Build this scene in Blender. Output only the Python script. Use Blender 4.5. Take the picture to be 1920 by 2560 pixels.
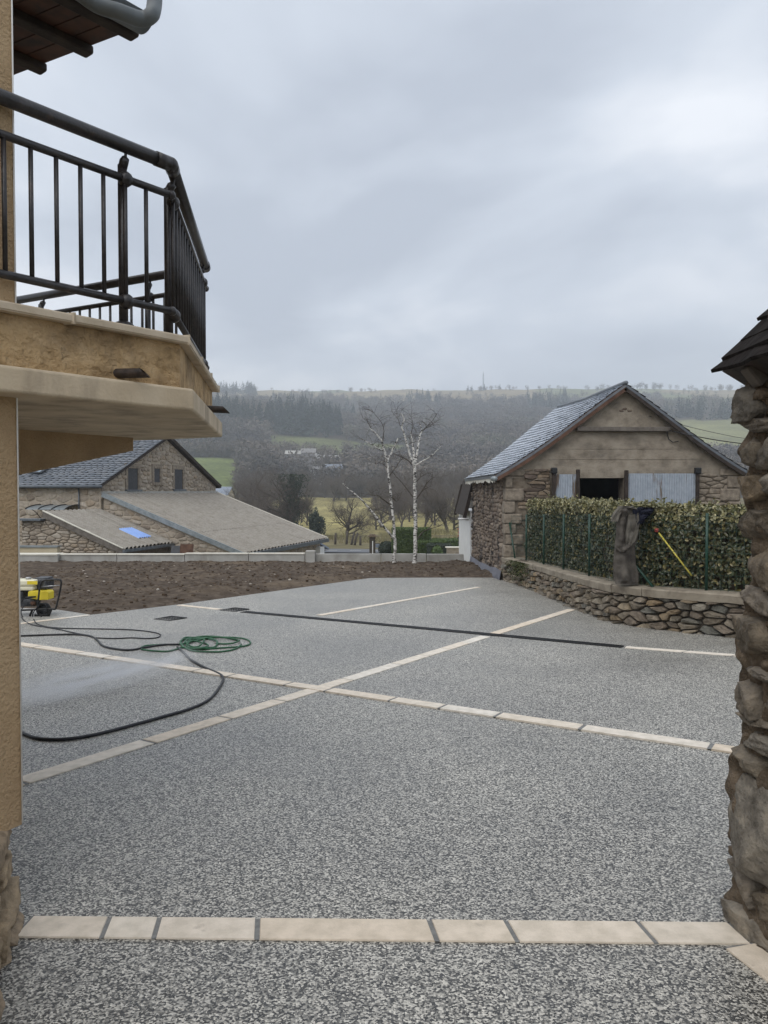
import bpy, math, random
import numpy as np
from mathutils import Vector, Matrix, noise
R = math.radians
scene = bpy.context.scene
for o in list(bpy.data.objects): bpy.data.objects.remove(o)
COL = scene.collection
# ---------------------------------------------------------------- camera, sky, sun, exposure
EYE = 1.60
PITCH = math.atan((1280 - 1227) / 1920)
cd = bpy.data.cameras.new('camera'); cam = bpy.data.objects.new('camera', cd); COL.objects.link(cam)
cd.sensor_fit = 'HORIZONTAL'; cd.sensor_width = 36; cd.lens = 36; cd.clip_start = .05; cd.clip_end = 9000
cam.location = (0, 0, EYE); cam.rotation_euler = (R(90) - PITCH, 0, 0)
scene.camera = cam
scene.render.resolution_x = 768; scene.render.resolution_y = 1024
scene.render.engine = 'CYCLES'
scene.cycles.use_denoising = True
scene.cycles.max_bounces = 6; scene.cycles.volume_bounces = 2; scene.cycles.diffuse_bounces = 3
scene.cycles.glossy_bounces = 3; scene.cycles.transparent_max_bounces = 8
vs = scene.view_settings
vs.view_transform = 'Standard'; vs.look = 'None'; vs.exposure = 0.50; vs.gamma = 1.0; vs.use_curve_mapping = False

SUN_EL, SUN_AZ = 52.0, -150.0       # azimuth measured from +Y towards +X
w = bpy.data.worlds.new('World'); scene.world = w; w.use_nodes = True
nt = w.node_tree; nt.nodes.clear()
def wn(t, **k):
    n = nt.nodes.new(t)
    for a, b in k.items(): setattr(n, a, b)
    return n
out = wn('ShaderNodeOutputWorld'); bg = wn('ShaderNodeBackground'); nt.links.new(bg.outputs[0], out.inputs[0])
sky = wn('ShaderNodeTexSky', sky_type='NISHITA', sun_disc=False)
sky.sun_elevation = R(SUN_EL); sky.sun_rotation = R(SUN_AZ); sky.dust_density = 3
tc = wn('ShaderNodeTexCoord')
sep = wn('ShaderNodeSeparateXYZ'); nt.links.new(tc.outputs['Generated'], sep.inputs[0])
add = wn('ShaderNodeMath', operation='ABSOLUTE'); nt.links.new(sep.outputs[2], add.inputs[0])
add2 = wn('ShaderNodeMath', operation='ADD'); nt.links.new(add.outputs[0], add2.inputs[0]); add2.inputs[1].default_value = .38
vd = wn('ShaderNodeVectorMath', operation='DIVIDE'); nt.links.new(tc.outputs['Generated'], vd.inputs[0])
cmb = wn('ShaderNodeCombineXYZ')
for i in range(3): nt.links.new(add2.outputs[0], cmb.inputs[i])
nt.links.new(cmb.outputs[0], vd.inputs[1])
mp = wn('ShaderNodeMapping'); nt.links.new(vd.outputs[0], mp.inputs[0])
mp.inputs['Location'].default_value = (2.3, 0.4, 5.1); mp.inputs['Scale'].default_value = (1.0, 1.1, 1.5)
n1 = wn('ShaderNodeTexNoise'); n1.inputs['Scale'].default_value = 1.35; n1.inputs['Detail'].default_value = 5; n1.inputs['Roughness'].default_value = .5
n1.inputs['Distortion'].default_value = .35
nt.links.new(mp.outputs[0], n1.inputs['Vector'])
rp = wn('ShaderNodeValToRGB'); nt.links.new(n1.outputs['Fac'], rp.inputs[0])
el = rp.color_ramp.elements
el[0].position = .38; el[0].color = (.39, .43, .50, 1)
el[1].position = .63; el[1].color = (.73, .755, .80, 1)
e = el.new(.50); e.color = (.51, .555, .625, 1)
mx = wn('ShaderNodeMix', data_type='RGBA'); mx.inputs[0].default_value = .96
sc_ = wn('ShaderNodeVectorMath', operation='SCALE'); sc_.inputs['Scale'].default_value = .08
nt.links.new(sky.outputs[0], sc_.inputs[0]); nt.links.new(sc_.outputs[0], mx.inputs[6]); nt.links.new(rp.outputs[0], mx.inputs[7])
nt.links.new(mx.outputs[2], bg.inputs[0]); bg.inputs[1].default_value = 1.0
sl = bpy.data.lights.new('sun', 'SUN'); sl.energy = 1.35; sl.angle = R(60); sl.color = (1, .97, .93)
so = bpy.data.objects.new('sun', sl); COL.objects.link(so)
sd = Vector((math.sin(R(SUN_AZ)) * math.cos(R(SUN_EL)), math.cos(R(SUN_AZ)) * math.cos(R(SUN_EL)), math.sin(R(SUN_EL))))
so.rotation_euler = (-sd).to_track_quat('-Z', 'Y').to_euler(); so.location = sd * 50

# ---------------------------------------------------------------- photo pixel (1920 x 2560) -> direction -> place
SL = .0332                                   # the yard falls away gently: z = -SL*y
def ray(px, py):
    u = (px - 960) / 1920; v = (1280 - py) / 1920
    c, s = math.cos(PITCH), math.sin(PITCH)
    d = Vector((u, c + v * s, -s + v * c)); return d / d.y
def P(px, py, Y): return Vector((0, 0, EYE)) + ray(px, py) * Y
def G(px, py, lift=0.0):
    r = ray(px, py); Y = (EYE - lift) / (-r.z - SL); return Vector((0, 0, EYE)) + r * Y
def gz(y): return -SL * y
def Z(px, py, z):                             # point on the level plane z
    r = ray(px, py); return Vector((0, 0, EYE)) + r * ((z - EYE) / r.z)
def onplane(px, py, O, N):                    # ray hits plane (O, N)
    r = ray(px, py); c = Vector((0, 0, EYE)); return c + r * ((O - c).dot(N) / r.dot(N))

# ---------------------------------------------------------------- mesh helpers
def tag(o, label=None, cat=None, group=None, kind=None):
    if label: o['label'] = label
    if cat: o['category'] = cat
    if group: o['group'] = group
    if kind: o['kind'] = kind
    return o
def empty(name, loc, label=None, cat=None, group=None):
    o = bpy.data.objects.new(name, None); COL.objects.link(o); o.location = loc; o.empty_display_size = .2
    return tag(o, label, cat, group)
def wloc(o):
    v = Vector(o.location)
    return v
def link(name, me, parent=None, loc=None, mw=None):
    o = bpy.data.objects.new(name, me); COL.objects.link(o)
    if mw is not None: o.matrix_basis = mw
    elif loc is not None: o.location = loc
    if parent is not None:
        o.parent = parent; o.matrix_parent_inverse = ORIG.get(parent.name, parent.matrix_basis).inverted()
        ORIG[o.name] = ORIG.get(parent.name, parent.matrix_basis) @ o.matrix_parent_inverse @ o.matrix_basis
    return o
ORIG = {}
class MB:
    def __init__(s): s.V = []; s.F = []; s.sm = []
    def add(s, V, F, smooth=False):
        b = len(s.V); s.V += [tuple(v) for v in V]; s.F += [[i + b for i in f] for f in F]; s.sm += [smooth] * len(F); return s
    def box(s, c, size, M=None):
        x, y, z = [q / 2 for q in size]
        V = [Vector(p) for p in ((-x,-y,-z),(x,-y,-z),(x,y,-z),(-x,y,-z),(-x,-y,z),(x,-y,z),(x,y,z),(-x,y,z))]
        if M is not None: V = [M @ v for v in V]
        c = Vector(c); V = [v + c for v in V]
        return s.add(V, [(0,3,2,1),(4,5,6,7),(0,1,5,4),(1,2,6,5),(2,3,7,6),(3,0,4,7)])
    def beam(s, a, b, wd, h, up=Vector((0, 0, 1))):
        a = Vector(a); b = Vector(b); d = b - a; L = d.length; d.normalize()
        x = d.cross(up)
        if x.length < 1e-5: x = d.cross(Vector((0, 1, 0)))
        x.normalize(); z = x.cross(d)
        M = Matrix((x, d, z)).transposed()
        return s.box((a + b) / 2, (wd, L, h), M)
    def prism(s, poly, z0, z1):
        n = len(poly); V = [(p[0], p[1], z0) for p in poly] + [(p[0], p[1], z1) for p in poly]
        ar = sum(poly[i][0] * poly[(i+1) % n][1] - poly[(i+1) % n][0] * poly[i][1] for i in range(n))
        F = [list(range(n))[::-1], list(range(n, 2*n))] + [[i, (i+1) % n, n + (i+1) % n, n + i] for i in range(n)]
        if ar < 0: F = [f[::-1] for f in F]
        return s.add(V, F)
    def extr(s, poly, vec):                    # planar 3-D polygon extruded along vec
        n = len(poly); vec = Vector(vec); V = [Vector(p) for p in poly]; V = V + [v + vec for v in V]
        return s.add(V, [list(range(n))[::-1], list(range(n, 2*n))] + [[i, (i+1) % n, n + (i+1) % n, n + i] for i in range(n)])
    def tube(s, pts, rad, n=8, cap=True):
        pts = [Vector(p) for p in pts]
        if not hasattr(rad, '__len__'): rad = [rad] * len(pts)
        V = []; F = []; pd = None; x = None
        for i, p in enumerate(pts):
            d = (pts[min(i+1, len(pts)-1)] - pts[max(i-1, 0)])
            if d.length < 1e-9: d = Vector((0, 0, 1))
            d.normalize()
            if x is None:
                x = d.cross(Vector((0, 0, 1)))
                if x.length < .05: x = d.cross(Vector((0, 1, 0)))
            x = (x - d * x.dot(d)).normalized(); y = d.cross(x)
            for k in range(n):
                a = 2 * math.pi * k / n; V.append(p + (x * math.cos(a) + y * math.sin(a)) * rad[i])
        for i in range(len(pts) - 1):
            for k in range(n):
                F.append([i*n + k, i*n + (k+1) % n, (i+1)*n + (k+1) % n, (i+1)*n + k])
        if cap: F += [list(range(n))[::-1], [(len(pts)-1)*n + k for k in range(n)]]
        return s.add(V, F, n > 4)
    def ball(s, c, r, n=8, sc=(1, 1, 1)):
        V = []; F = []; m = n // 2 + 1
        for i in range(m + 1):
            t = math.pi * i / m
            for k in range(n):
                a = 2 * math.pi * k / n
                V.append((c[0] + r*sc[0]*math.sin(t)*math.cos(a), c[1] + r*sc[1]*math.sin(t)*math.sin(a), c[2] + r*sc[2]*math.cos(t)))
        for i in range(m):
            for k in range(n): F.append([i*n + k, (i+1)*n + k, (i+1)*n + (k+1) % n, i*n + (k+1) % n])
        return s.add(V, F, True)
    def mesh(s, name, mat, origin=None):
        me = bpy.data.meshes.new(name)
        V = s.V if origin is None else [(v[0]-origin[0], v[1]-origin[1], v[2]-origin[2]) for v in s.V]
        me.from_pydata(V, [], s.F)
        me.polygons.foreach_set('use_smooth', s.sm)
        if mat: me.materials.append(mat)
        me.update(); return me
    def build(s, name, mat, parent=None, **tg):
        n = len(s.V); c = [sum(v[k] for v in s.V) / n for k in range(3)]
        c[2] = min(v[2] for v in s.V)
        o = link(name, s.mesh(name, mat, c), parent, loc=c)
        return tag(o, **tg)
def bevel(o, wd=.01, seg=2):
    m = o.modifiers.new('bevel', 'BEVEL'); m.width = wd; m.segments = seg; m.limit_method = 'ANGLE'; return o
def copy_tree(o, parent=None):
    c = o.copy(); COL.objects.link(c)
    if parent is not None: c.parent = parent
    for ch in o.children: copy_tree(ch, c)
    return c
def smooth_path(pts, n=6, closed=False):      # Catmull-Rom
    pts = [Vector(p) for p in pts]; o = []
    for i in range(len(pts) - 1):
        p0 = pts[max(i-1, 0)]; p1 = pts[i]; p2 = pts[i+1]; p3 = pts[min(i+2, len(pts)-1)]
        for k in range(n):
            t = k / n
            o.append(.5 * ((2*p1) + (p2-p0)*t + (2*p0-5*p1+4*p2-p3)*t*t + (3*p1-p0-3*p2+p3)*t**3))
    o.append(pts[-1]); return o

# ---------------------------------------------------------------- materials
MATS = {}
def M(name, cols, rough=.75, rnd=None, ns=6, nd=5, lo=.35, hi=.65, bump=0., bs=60, bd=3, spec=.4, metal=0, bdist=.01,
      stain=None, stain_s=1.5, stain_lo=.5, stain_hi=.65, stain_sc=(1, 1, 1), rrough=0, coat=0, bump2=None):
    """cols: noise-ramped colours; rnd: colours picked per piece; stain: colour laid over by large noise"""
    m = bpy.data.materials.new(name); m.use_nodes = True; t = m.node_tree; b = t.nodes['Principled BSDF']; L = t.links.new
    geo = t.nodes.new('ShaderNodeNewGeometry')
    def noi(s, d, vec=None, ro=.55):
        n = t.nodes.new('ShaderNodeTexNoise'); n.inputs['Scale'].default_value = s; n.inputs['Detail'].default_value = d
        n.inputs['Roughness'].default_value = ro
        L(vec or geo.outputs['Position'], n.inputs['Vector']); return n
    def ramp(fac, cs, lo, hi):
        r = t.nodes.new('ShaderNodeValToRGB'); e = r.color_ramp.elements
        for i, c in enumerate(cs):
            p = lo + (hi - lo) * i / max(1, len(cs) - 1)
            q = e[i] if i < 2 else e.new(p)
            q.position = p; q.color = (*c, 1)
        if len(cs) == 1: e[1].position = 1; e[1].color = (*cs[0], 1)
        L(fac, r.inputs[0]); return r.outputs[0]
    def mixc(f, a, c, mode='MIX'):
        x = t.nodes.new('ShaderNodeMix'); x.data_type = 'RGBA'; x.blend_type = mode
        if isinstance(f, float): x.inputs[0].default_value = f
        else: L(f, x.inputs[0])
        for s, q in ((6, a), (7, c)):
            if isinstance(q, tuple): x.inputs[s].default_value = (*q, 1)
            else: L(q, x.inputs[s])
        return x.outputs[2]
    nz = noi(ns, nd).outputs['Fac']
    if rnd:
        oi = t.nodes.new('ShaderNodeObjectInfo')
        a = t.nodes.new('ShaderNodeMath'); a.operation = 'ADD'; L(oi.outputs['Random'], a.inputs[0]); L(geo.outputs['Random Per Island'], a.inputs[1])
        f = t.nodes.new('ShaderNodeMath'); f.operation = 'FRACT'; L(a.outputs[0], f.inputs[0])
        c1 = ramp(f.outputs[0], rnd, 0, 1)
        c2 = ramp(nz, cols, lo, hi)
        col = mixc(1.0, c1, c2, 'MULTIPLY')
    else: col = ramp(nz, cols, lo, hi)
    if stain:
        mpn = t.nodes.new('ShaderNodeMapping'); mpn.inputs['Scale'].default_value = stain_sc; L(geo.outputs['Position'], mpn.inputs[0])
        sn = noi(stain_s, 5, mpn.outputs[0], .6)
        sr = ramp(sn.outputs['Fac'], [(0, 0, 0), (1, 1, 1)], stain_lo, stain_hi)
        col = mixc(sr, col, tuple(stain))
    L(col, b.inputs['Base Color'])
    b.inputs['Roughness'].default_value = rough; b.inputs['Metallic'].default_value = metal
    b.inputs['Specular IOR Level'].default_value = spec
    if coat: b.inputs['Coat Weight'].default_value = coat; b.inputs['Coat Roughness'].default_value = .15
    if bump:
        bn = noi(bs, bd).outputs['Fac']
        bp = t.nodes.new('ShaderNodeBump'); bp.inputs['Strength'].default_value = bump; bp.inputs['Distance'].default_value = bdist
        L(bn, bp.inputs['Height']); nrm = bp.outputs[0]
        if bump2:
            b2 = noi(bump2[1], 4).outputs['Fac']; bp2 = t.nodes.new('ShaderNodeBump'); bp2.inputs['Strength'].default_value = bump2[0]; bp2.inputs['Distance'].default_value = bump2[2]
            L(b2, bp2.inputs['Height']); L(nrm, bp2.inputs['Normal']); nrm = bp2.outputs[0]
        L(nrm, b.inputs['Normal'])
    MATS[name] = m; return m
def gravel_mat(name, cs, scale, rough, spec):
    m = bpy.data.materials.new(name); m.use_nodes = True; t = m.node_tree; b = t.nodes['Principled BSDF']; L = t.links.new
    geo = t.nodes.new('ShaderNodeNewGeometry')
    v = t.nodes.new('ShaderNodeTexVoronoi'); v.inputs['Scale'].default_value = scale; L(geo.outputs['Position'], v.inputs['Vector'])
    sp = t.nodes.new('ShaderNodeSeparateColor'); L(v.outputs['Color'], sp.inputs[0])
    r = t.nodes.new('ShaderNodeValToRGB'); e = r.color_ramp.elements
    for i, (p, c) in enumerate(cs):
        q = e[i] if i < 2 else e.new(p); q.position = p; q.color = (c, c * .955, c * .85, 1)
    L(sp.outputs[0], r.inputs[0])
    # a second, clumpier size of grain so the speckle keeps some grain a few steps away
    v2 = t.nodes.new('ShaderNodeTexNoise'); v2.inputs['Scale'].default_value = scale * .22; v2.inputs['Detail'].default_value = 6; v2.inputs['Roughness'].default_value = .8
    L(geo.outputs['Position'], v2.inputs['Vector'])
    r2 = t.nodes.new('ShaderNodeValToRGB'); r2.color_ramp.elements[0].position = .36; r2.color_ramp.elements[1].position = .64
    r2.color_ramp.elements[0].color = (.86, .86, .86, 1); r2.color_ramp.elements[1].color = (1.12, 1.12, 1.12, 1)
    L(v2.outputs['Fac'], r2.inputs[0])
    n = t.nodes.new('ShaderNodeTexNoise'); n.inputs['Scale'].default_value = .6; n.inputs['Detail'].default_value = 7; n.inputs['Roughness'].default_value = .6; L(geo.outputs['Position'], n.inputs['Vector'])
    r3 = t.nodes.new('ShaderNodeValToRGB'); r3.color_ramp.elements[0].position = .35; r3.color_ramp.elements[1].position = .68
    r3.color_ramp.elements[0].color = (.82, .82, .82, 1); r3.color_ramp.elements[1].color = (1.14, 1.14, 1.13, 1)
    L(n.outputs['Fac'], r3.inputs[0])
    col = r.outputs[0]
    for q in (r2, r3):
        x = t.nodes.new('ShaderNodeMix'); x.data_type = 'RGBA'; x.blend_type = 'MULTIPLY'; x.inputs[0].default_value = 1
        L(col, x.inputs[6]); L(q.outputs[0], x.inputs[7]); col = x.outputs[2]
    L(col, b.inputs['Base Color'])
    rr = t.nodes.new('ShaderNodeMapRange'); L(n.outputs['Fac'], rr.inputs[0]); rr.inputs[1].default_value = .3; rr.inputs[2].default_value = .7
    rr.inputs[3].default_value = rough - .1; rr.inputs[4].default_value = rough + .1; L(rr.outputs[0], b.inputs['Roughness'])
    b.inputs['Specular IOR Level'].default_value = spec
    bp = t.nodes.new('ShaderNodeBump'); bp.inputs['Strength'].default_value = .5; bp.inputs['Distance'].default_value = .003; bp.invert = True
    L(v.outputs['Distance'], bp.inputs['Height']); L(bp.outputs[0], b.inputs['Normal'])
    b.inputs['Coat Weight'].default_value = .18; b.inputs['Coat Roughness'].default_value = .42
    MATS[name] = m; return m
gravel_mat('gravel', [(0, .014), (.30, .06), (.56, .27), (1, .74)], 140, .50, .85)
gravel_mat('gravel_pale', [(0, .10), (.3, .25), (.7, .42), (1, .7)], 110, .5, .4)
M('paver', [(.80, .80, .78), (1, 1, 1)], .6, rnd=[(.79, .67, .53), (.82, .74, .63), (.80, .69, .56), (.83, .77, .68), (.78, .66, .52)], ns=14, bump=.25, bs=120, spec=.35,
  stain=(.42, .36, .29), stain_s=9, stain_lo=.66, stain_hi=.82)
M('mortar_joint', [(.17, .17, .165), (.24, .24, .23)], .85, ns=40)
M('soil', [(.048, .036, .026), (.088, .067, .05), (.15, .12, .092)], .95, ns=5, nd=9, lo=.3, hi=.72, bump=.7, bs=35, bd=8, bdist=.03, spec=.15, stain=(.19, .145, .10), stain_s=.7, stain_lo=.55, stain_hi=.8)
M('clod', [(.6, .6, .6), (1, 1, 1)], .95, rnd=[(.075, .05, .032), (.10, .068, .044), (.13, .095, .066), (.085, .058, .036), (.16, .125, .09)], ns=20, spec=.15)
M('pebble', [(.7, .7, .7), (1, 1, 1)], .85, rnd=[(.42, .36, .28), (.55, .50, .43), (.30, .25, .2)], ns=20)
M('concrete', [(.33, .32, .29), (.42, .41, .38)], .8, ns=3, nd=8, bump=.3, bs=60, stain=(.25, .24, .21), stain_s=2.2, stain_lo=.5, stain_hi=.75, stain_sc=(1, 1, .6))
M('concrete_cap', [(.60, .57, .49), (.70, .67, .58)], .8, ns=3, nd=8, bump=.3, bs=60)
M('old_concrete', [(.165, .138, .105), (.285, .243, .19), (.36, .315, .25)], .9, ns=3.5, nd=12, lo=.28, hi=.74, bump=.55, bs=45, bd=8, bdist=.02, stain=(.13, .112, .092), stain_s=1.8, stain_lo=.5, stain_hi=.78, stain_sc=(.7, 1, 1.5))
M('mortar', [(.12, .095, .07), (.20, .165, .125)], .95, ns=9, bump=.5, bs=60, bdist=.02)
M('mortar_dark', [(.035, .03, .024), (.08, .065, .05)], .95, ns=9, bump=.5, bs=60, bdist=.02)
M('mortar_ochre', [(.34, .285, .215), (.43, .37, .29)], .95, ns=4, nd=8, bump=.5, bs=50, bdist=.02)
M('house_stone', [(.72, .72, .72), (1, 1, 1)], .9, rnd=[(.33, .275, .215), (.43, .365, .29), (.27, .22, .17), (.49, .43, .355), (.38, .30, .215), (.40, .35, .29)], ns=10, bump=.5, bs=35, bd=6, bdist=.02)
M('barn_stone', [(.6, .6, .6), (1, 1, 1)], .9, rnd=[(.20, .145, .10), (.27, .205, .14), (.12, .09, .07), (.30, .24, .175), (.16, .12, .095)], ns=9, bump=.6, bs=35, bd=6, bdist=.02)
M('barn_side_stone', [(.6, .6, .6), (1, 1, 1)], .9, rnd=[(.215, .165, .125), (.28, .22, .165), (.165, .125, .098), (.33, .27, .21)], ns=9, bump=.6, bs=35, bd=6, bdist=.02,
  stain=(.028, .024, .022), stain_s=1.7, stain_lo=.50, stain_hi=.60, stain_sc=(1, 1.3, .25))
M('quoin', [(.14, .115, .088), (.235, .195, .15), (.32, .27, .21)], .9, ns=9, nd=9, lo=.3, hi=.7, bump=.6, bs=40, bd=6, bdist=.02)
M('dry_stone', [(.55, .55, .55), (1.05, 1.05, 1.05)], .85, rnd=[(.20, .165, .118), (.27, .225, .17), (.165, .16, .135), (.28, .20, .115), (.33, .285, .215), (.19, .15, .11), (.235, .19, .145)], ns=11, bump=.7, bs=30, bd=8, bdist=.03)
M('coping', [(.22, .185, .14), (.30, .26, .20)], .9, ns=5, nd=8, bump=.5, bs=60, bdist=.015, stain=(.14, .115, .085), stain_s=4, stain_lo=.52, stain_hi=.7)
M('near_stone', [(.30, .29, .28), (.75, .75, .75), (1.2, 1.17, 1.12)], .9, rnd=[(.21, .172, .125), (.29, .25, .20), (.17, .15, .122), (.24, .185, .122), (.26, .238, .20), (.33, .29, .235), (.15, .137, .117)], ns=13, nd=9, lo=.28, hi=.72, bump=.9, bs=40, bd=10, bdist=.02, bump2=(.6, 9, .05))
M('foot_stone', [(.35, .33, .30), (.8, .8, .8), (1.15, 1.12, 1.08)], .9, rnd=[(.40, .30, .19), (.46, .36, .24), (.34, .26, .175), (.42, .33, .23)], ns=15, nd=9, lo=.28, hi=.72, bump=.9, bs=45, bd=10, bdist=.015)
M('near_mortar', [(.10, .075, .05), (.22, .17, .12)], .95, ns=16, nd=9, bump=.9, bs=60, bd=8, bdist=.03)
M('render_ochre', [(.42, .285, .155), (.54, .385, .225)], .9, ns=5, nd=9, lo=.3, hi=.7, bump=.9, bs=75, bd=5, bdist=.02, stain=(.34, .245, .15), stain_s=1.1, stain_lo=.5, stain_hi=.8, stain_sc=(1, 1, .5))
M('render_rough', [(.26, .17, .08), (.50, .34, .175), (.58, .41, .23)], .95, ns=9, nd=9, lo=.3, hi=.68, bump=1., bs=22, bd=8, bdist=.05, bump2=(.6, 8, .05), stain=(.17, .12, .07), stain_s=3.0, stain_lo=.5, stain_hi=.8)
M('slab_concrete', [(.47, .375, .255), (.59, .485, .345)], .85, ns=4, nd=8, bump=.35, bs=70, bdist=.008, stain=(.25, .20, .145), stain_s=4.5, stain_lo=.48, stain_hi=.75, stain_sc=(1, 1, .35))
M('coping_tile', [(.44, .36, .26), (.54, .45, .335)], .8, ns=9, nd=8, bump=.2, bs=90)
M('white_bead', [(.75, .74, .70), (.82, .81, .78)], .5, ns=10)
M('iron', [(.014, .012, .012), (.032, .027, .026)], .34, ns=30, nd=6, bump=.2, bs=90, spec=.5, stain=(.06, .042, .034), stain_s=14, stain_lo=.6, stain_hi=.72)
M('pipe_rust', [(.018, .014, .012), (.06, .04, .03)], .5, ns=25, bump=.4, bs=80)
M('eave_wood', [(.045, .018, .009), (.085, .035, .017)], .6, ns=8, nd=8, stain=(.02, .012, .009), stain_s=5, stain_lo=.5, stain_hi=.7, stain_sc=(1, 1, 1))
M('dark_wood', [(.018, .012, .009), (.045, .032, .024)], .75, ns=8, nd=8, bump=.3, bs=50)
M('grey_wood', [(.10, .085, .07), (.17, .15, .13)], .85, ns=6, nd=8, bump=.4, bs=40)
M('zinc', [(.23, .26, .27), (.33, .36, .37)], .42, ns=6, metal=.55, spec=.5)
M('zinc_gutter', [(.10, .115, .12), (.15, .165, .17)], .5, ns=6, metal=.2)
M('zinc_dark', [(.10, .115, .13), (.16, .175, .19)], .5, ns=6, metal=.4)
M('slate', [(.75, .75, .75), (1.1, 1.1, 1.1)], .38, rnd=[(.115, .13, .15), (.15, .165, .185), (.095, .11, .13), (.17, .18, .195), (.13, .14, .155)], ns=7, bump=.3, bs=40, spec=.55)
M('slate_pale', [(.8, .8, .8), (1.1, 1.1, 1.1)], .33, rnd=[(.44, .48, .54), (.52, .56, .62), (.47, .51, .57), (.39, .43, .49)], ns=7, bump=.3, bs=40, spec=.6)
M('stone_slate', [(.012, .010, .009), (.026, .022, .02)], .95, spec=.08, ns=12, bump=.6, bs=40)
M('sheet_roof', [(.25, .225, .19), (.31, .285, .245)], .75, ns=6, nd=8, stain=(.19, .165, .135), stain_s=2.5, stain_lo=.5, stain_hi=.8, spec=.3)
M('sheet_groove_shade', [(.05, .042, .032), (.09, .078, .06)], .95, ns=4, spec=.1)
M('sheet_blue', [(.22, .36, .72), (.28, .43, .8)], .35, ns=3)
M('door_metal', [(.30, .34, .39), (.38, .42, .47)], .55, ns=8, nd=7, metal=.2, stain=(.15, .11, .08), stain_s=3.0, stain_lo=.57, stain_hi=.63, stain_sc=(2.5, 2.5, .3), bump=.3, bs=30)
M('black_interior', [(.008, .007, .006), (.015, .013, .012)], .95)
M('shutter', [(.045, .047, .052), (.07, .072, .078)], .6, ns=9)
M('glass', [(.04, .055, .07), (.06, .075, .09)], .08, spec=.8)
M('skylight_glass', [(.30, .42, .50), (.38, .5, .58)], .08, spec=.9)
M('white_paint', [(.70, .70, .69), (.78, .78, .77)], .6, ns=3)
M('cream_wall', [(.52, .44, .30), (.60, .52, .37)], .85, ns=2, nd=7)
M('asphalt', [(.085, .088, .095), (.12, .123, .13)], .55, ns=8)
M('road_paint', [(.75, .75, .75), (.8, .8, .8)], .6)
M('felt', [(.07, .07, .085), (.13, .13, .15)], .6, ns=6, bump=.4, bs=15)
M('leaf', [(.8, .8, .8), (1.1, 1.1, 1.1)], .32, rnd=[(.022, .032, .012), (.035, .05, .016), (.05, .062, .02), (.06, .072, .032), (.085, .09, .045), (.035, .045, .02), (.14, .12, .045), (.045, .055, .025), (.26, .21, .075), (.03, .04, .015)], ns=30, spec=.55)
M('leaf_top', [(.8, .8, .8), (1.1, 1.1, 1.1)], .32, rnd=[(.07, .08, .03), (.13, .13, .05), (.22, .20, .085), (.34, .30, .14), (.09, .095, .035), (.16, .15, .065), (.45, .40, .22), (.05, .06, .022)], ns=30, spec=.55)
M('twig', [(.05, .04, .03), (.09, .07, .05)], .9)
M('fence_green', [(.005, .035, .022), (.009, .05, .032)], .4, ns=10, spec=.5)
M('wire_green', [(.012, .04, .028), (.02, .055, .04)], .45)
M('cloth_brown', [(.055, .048, .042), (.125, .112, .096)], .95, ns=7, nd=8, bump=.5, bs=40, bdist=.01, spec=.1, stain=(.13, .115, .095), stain_s=4, stain_lo=.58, stain_hi=.78)
M('cloth_grey', [(.085, .077, .064), (.15, .138, .118)], .95, ns=7, nd=8, bump=.5, bs=40, bdist=.01, spec=.1)
M('cloth_navy', [(.008, .009, .016), (.02, .022, .036)], .9, ns=9, bump=.5, bs=40, spec=.1)
M('yellow', [(.72, .56, .035), (.80, .64, .05)], .45, ns=6)
M('yellow_pole', [(.52, .44, .07), (.60, .51, .1)], .5, ns=6)
M('red', [(.25, .035, .03), (.36, .06, .05)], .5, ns=6)
M('tank_cream', [(.72, .68, .50), (.78, .74, .56)], .5, ns=6)
M('engine', [(.03, .032, .036), (.10, .105, .115)], .5, ns=20, metal=.3)
M('black_paint', [(.010, .010, .011), (.02, .02, .021)], .4)
M('rubber', [(.012, .012, .013), (.03, .03, .03)], .7, ns=30, bump=.3, bs=60)
M('steel', [(.35, .35, .35), (.5, .5, .5)], .35, metal=.8)
M('hose_green', [(.012, .075, .03), (.03, .13, .055)], .42, ns=25)
M('hose_black', [(.010, .010, .012), (.022, .022, .026)], .45, ns=25)
M('grating', [(.010, .010, .011), (.022, .022, .022)], .5, ns=40, metal=.3)
M('moss', [(.6, .6, .6), (1, 1, 1)], .8, rnd=[(.035, .05, .012), (.06, .075, .018), (.09, .09, .03), (.025, .035, .01)], ns=30)
M('bark', [(.055, .045, .036), (.10, .085, .07)], .95, ns=12)
M('twigs_far', [(.085, .068, .054), (.13, .108, .088)], .95, ns=.6)
M('ivy', [(.7, .7, .7), (1, 1, 1)], .6, rnd=[(.016, .028, .014), (.026, .04, .02), (.04, .052, .028)], ns=10)
M('conifer', [(.7, .7, .7), (1, 1, 1)], .8, rnd=[(.014, .028, .018), (.022, .038, .024), (.032, .048, .03)], ns=4)
M('thuja', [(.8, .8, .8), (1, 1, 1)], .8, rnd=[(.05, .085, .018), (.075, .115, .025), (.04, .07, .018), (.095, .13, .03)], ns=10)
M('grass_blade', [(.8, .8, .8), (1, 1, 1)], .8, rnd=[(.19, .17, .07), (.26, .225, .10), (.15, .15, .055), (.12, .09, .055)], ns=3)
M('far_crown', [(.75, .75, .75), (1.1, 1.1, 1.1)], .95, rnd=[(.14, .115, .097), (.18, .148, .123), (.115, .105, .092), (.22, .178, .14), (.135, .128, .097)], ns=.05)
M('far_conifer', [(.75, .75, .75), (1.1, 1.1, 1.1)], .95, rnd=[(.018, .030, .024), (.026, .040, .03), (.036, .046, .035)], ns=.05)
M('roof_grey_blue', [(.17, .20, .25), (.22, .25, .30)], .45, ns=1)
M('far_white', [(.30, .30, .29), (.38, .38, .37)], .7)
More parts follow.
